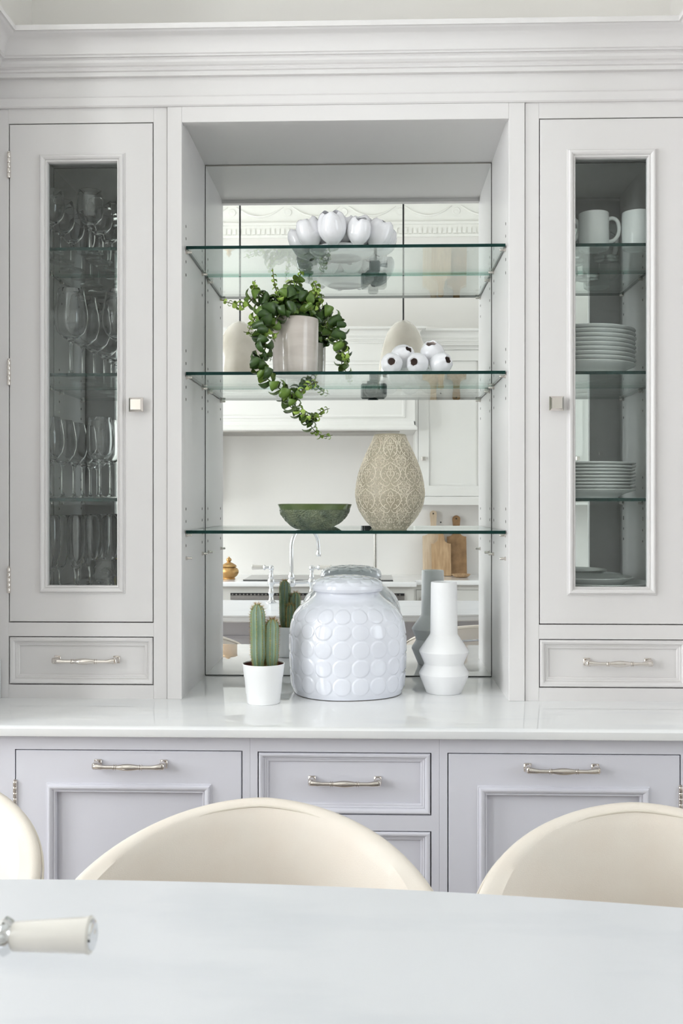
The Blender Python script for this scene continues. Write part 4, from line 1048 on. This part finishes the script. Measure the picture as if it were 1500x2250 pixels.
# cooker hood
hd = thing('cooker_hood', 'white panelled cooker hood with stepped lip, reflected in the niche mirror', 'cooker hood', (-.47, KW, 1.87))
def h_(m2, nm, mat='far_paint', par=None):
    m2.v = [(p[0] + .47, p[1] - KW, p[2] - 1.87) for p in m2.v]; return m2.build(nm, mat, par or hd, 30)
HX0, HX1, HY = -1.20, .287, -3.32
h_(MB().box(HX0 + .016, HX1 - .001, KW, HY - .014, 1.93, 2.44), 'canopy')
mb = MB(); vs_ = []
for o, z in ((-.004, 1.868), (.010, 1.872), (.012, 1.884), (.006, 1.894), (-.006, 1.906), (-.010, 1.930), (-.016, 1.934)):
    vs_ += [(HX0 - o, KW, z), (HX0 - o, HY + o, z), (HX1 + o, HY + o, z), (HX1 + o, KW, z)]
mb.add(vs_, [(i * 4 + k, i * 4 + k + 1, (i + 1) * 4 + k + 1, (i + 1) * 4 + k) for i in range(6) for k in range(3)] + [(0, 1, 2, 3)]); h_(mb, 'lip')
h_(MB().box(HX0 + .10, HX1 - .10, KW + .05, HY - .06, 1.862, 1.868), 'filter', 'steel')
mb = MB()
for x0, x1 in ((-1.13, .20),):
    mb.frame([(0, .0), (0, .006), (.010, .009), (.020, .006), (.022, 0)], x0, x1, 1.972, 2.30, 0)
mb.v = [(x, HY - .014 - y * 1.0, z) for x, y, z in mb.v]; h_(mb, 'panel_moulding')
# crown over hood and wall cabinets
CR2 = [(p, z - .006) for p, z in CROWN]
mb = MB(); vs_ = []; n = len(CR2)
for p, z in CR2: vs_ += [(-2.45, -3.43 + p, z), (-1.20 - p, -3.43 + p, z), (-1.20 - p, -3.34 + p, z), (.272 + p, -3.34 + p, z), (.272 + p, -3.43 + p, z), (2.45, -3.43 + p, z)]
mb.add(vs_, [(i * 6 + k, i * 6 + k + 1, ((i + 1) % n) * 6 + k + 1, ((i + 1) % n) * 6 + k) for i in range(n) for k in range(5)])
struct(mb, 'trim_7', 'far_paint', 'off-white crown moulding over the reflected hood and wall cabinets', smooth=25)
struct(MB().box(-2.45, 2.45, KW, -3.44, 2.44, 2.52), 'trim_8', 'far_paint', 'top board above the reflected wall cabinets')
# plaster cornice with dentils and swags high on the wall
co = struct(MB().box(XL, XR, KW, KW + .02, 3.245, 3.262).box(XL, XR, KW, KW + .035, 3.328, 3.345).box(XL, XR, KW, KW + .012, 3.262, 3.50).box(XL, XR, KW, KW + .06, 3.50, ZC), 'trim_9', 'plaster', 'ornate white plaster cornice high on the reflected wall')
den = MB()
for k in range(int((XR - XL) / .034)):
    x = XL + .005 + k * .034; den.box(x, x + .021, KW + .010, KW + .019, 3.268, 3.305)
o = den.build('dentil', 'plaster', co, 0); o['kind'] = 'stuff'
for k in range(13):
    x0 = XL + .1 + k * .39
    m2 = MB(); m2.tube(spline([(x0, KW + .014, 3.46), (x0 + .08, KW + .016, 3.41), (x0 + .165, KW + .018, 3.39), (x0 + .25, KW + .016, 3.41), (x0 + .33, KW + .014, 3.46)], 6), [.004 + .003 * math.sin(PI * i / 24) for i in range(25)], 8)
    m2.build('swag', 'plaster', co, 60)
    m2 = MB().lathe([(.026, 0), (.028, .004), (.024, .007), (.016, .005), (.010, .007), (0, .008)], seg=20, M=Matrix.Translation((x0 - .03, KW + .011, 3.42)) @ Matrix.Rotation(-PI / 2, 4, 'X'))
    m2.build('rosette', 'plaster', co, 50)

# things standing on the far worktop
bp = thing('lidded_brass_pot', 'squat golden lidded pot on the reflected worktop, left of the hob', 'pot', (-.928, -3.33, CT))
MB().lathe([(0, 0), (.040, 0), (.042, .004), (.038, .010), (.055, .024), (.064, .042), (.064, .056), (.056, .070), (.044, .078), (.042, .082)], seg=40).build('body', 'brass', bp, 50)
MB().lathe([(.050, .081), (.052, .084), (.046, .092), (.030, .102), (.014, .110), (.010, .114), (.016, .120), (.018, .128), (.013, .136), (.006, .140), (.005, .146), (0, .148)], seg=40).build('lid', 'brass', bp, 50)
def board(name, label, outline_, loc, lean, rz, mat, th=.018, hole=None):
    mb = MB(); n = len(outline_)
    vs_ = [(x, 0, z) for x, z in outline_] + [(x, -th, z) for x, z in outline_]
    mb.add(vs_, [tuple(range(n)), tuple(range(2 * n - 1, n - 1, -1))] + [(i, (i + 1) % n, n + (i + 1) % n, n + i) for i in range(n)])
    r = thing(name, label, 'cutting board', loc, 0, 'cutting boards on the reflected worktop'); r.rotation_euler = (lean, 0, rz)
    mb.build('board', mat, r, 40)
    h = MB().lathe([(.0, .0003), (.0055, .0003)], seg=16, M=Matrix.Translation((0, .0, hole)) @ Matrix.Rotation(-PI / 2, 4, 'X')); h.build('hanging_hole_shade', 'black', r, 0)  # flat black disc paints the shade of a hole; nothing is cut
def paddle(w_, h1, hw, h2, sh=.05):
    p = [(-w_, 0), (w_, 0), (w_ * 1.0, h1 - sh)]
    p += [(hw + (w_ - hw) * (1 - math.sin(a)) , h1 - sh + sh * (1 - math.cos(a))) for a in [PI / 2 * k / 6 for k in range(1, 7)]]
    p += [(hw * .9, h1 + .03), (hw * 1.15, h2 - hw)] + [(hw * 1.15 * math.cos(a), h2 - hw + hw * math.sin(a)) for a in [PI * k / 8 for k in range(1, 8)]]
    p += [(-hw * 1.15, h2 - hw), (-hw * .9, h1 + .03)] + [(-(hw + (w_ - hw) * (1 - math.sin(a))), h1 - sh + sh * (1 - math.cos(a))) for a in [PI / 2 * k / 6 for k in range(6, 0, -1)]] + [(-w_, h1 - sh)]
    return p
board('cutting_board', 'tall pale wooden paddle board with the highest handle, leaning on the reflected wall', paddle(.076, .325, .021, .452), (.430, -3.665, CT + .003), .2, 0, 'wood_light', hole=.43)
board('cutting_board', 'honey wooden paddle board standing in front of the taller one', paddle(.066, .270, .018, .345), (.478, -3.632, CT + .003), .2, 0, 'wood_mid', hole=.37)
board('cutting_board', 'narrow darker wooden board with short handle, right of the two paddle boards', paddle(.066, .300, .024, .418, .03), (.588, -3.668, CT + .003), .2, .0, 'wood_dark', hole=.395)
wd = MB().lathe([(0, 0), (.030, 0), (.050, .008), (.062, .020), (.064, .023), (.060, .0225), (.048, .013), (.028, .006), (0, .0055)], seg=40)
tag(wd.build('wooden_dish', 'wood_mid', None, 50, (.600, -3.52, CT)), 'small shallow wooden dish in front of the narrow board', 'dish')

# the photographer's camera on its tripod, mirrored in the glass shelves
ca = thing('camera_on_tripod', 'black camera on a tripod, mirrored upside down in the undersides of the glass shelves', 'camera', (.012, -2.60, 0))
MB().box(-.070, .070, -.035, .030, 1.335, 1.420, .008).build('body', 'black', ca)
MB().box(-.030, .030, -.030, .030, 1.418, 1.448, .010).build('viewfinder_hump', 'black', ca)
MB().box(.048, .078, -.035, .045, 1.335, 1.415, .010).build('grip', 'black', ca)
MB().lathe([(0, .025), (.036, .025), (.038, .03), (.038, .09), (.041, .093), (.041, .118), (.036, .12), (.030, .112), (0, .110)], seg=36, M=Matrix.Translation((-.012, 0, 1.38)) @ Matrix.Rotation(-PI / 2, 4, 'X')).build('lens', 'black', ca, 40)
MB().box(-.035, .035, -.03, .04, 1.322, 1.335, .003).box(-.022, .040, -.03, .03, 1.262, 1.322, .008).build('tripod_head', 'black', ca)
MB().tube([(.04, 0, 1.285), (.075, .0, 1.285), (.082, 0, 1.285)], [.007, .014, .012], 12).build('head_knob', 'black', ca, 50)
MB().tube([(.012, 0, .62), (.012, 0, 1.27)], .009, 14).build('centre_column', 'steel', ca, 50)
MB().lathe([(0, .90), (.03, .90), (.035, .91), (.035, .95), (.022, .965), (0, .966)], (.012, 0, 0), 24).build('tripod_collar', 'black', ca, 40)
for a in (PI / 2 - .2, PI / 2 + 2 * PI / 3 - .2, PI / 2 + 4 * PI / 3 - .2):
    lg = MB().tube([(.012 + .02 * math.cos(a), .02 * math.sin(a), .93), (.012 + .34 * math.cos(a), .34 * math.sin(a), .012)], [.014, .010], 12).build('tripod_leg', 'black', ca, 50)
    MB().lathe([(0, 0), (.014, 0), (.014, .02), (.010, .03), (0, .03)], (.012 + .34 * math.cos(a), .34 * math.sin(a), 0), 14).build('rubber_foot', 'black', lg, 40)
# recessed ceiling downlights
for k, (x, y) in enumerate(((1.38, -3.55),)):
    r = thing('downlight', 'round recessed ceiling downlight, mirrored inside the right glazed cupboard', 'downlight', (x, y, ZC))
    MB().lathe([(.032, -.001), (.045, -.001), (.047, -.005), (.044, -.007), (.034, -.006), (.030, -.001)], seg=32).build('ring', 'chrome', r, 40)
    MB().lathe([(0, -.003), (.031, -.003)], seg=24).build('lens', 'matt_white', r, 0)
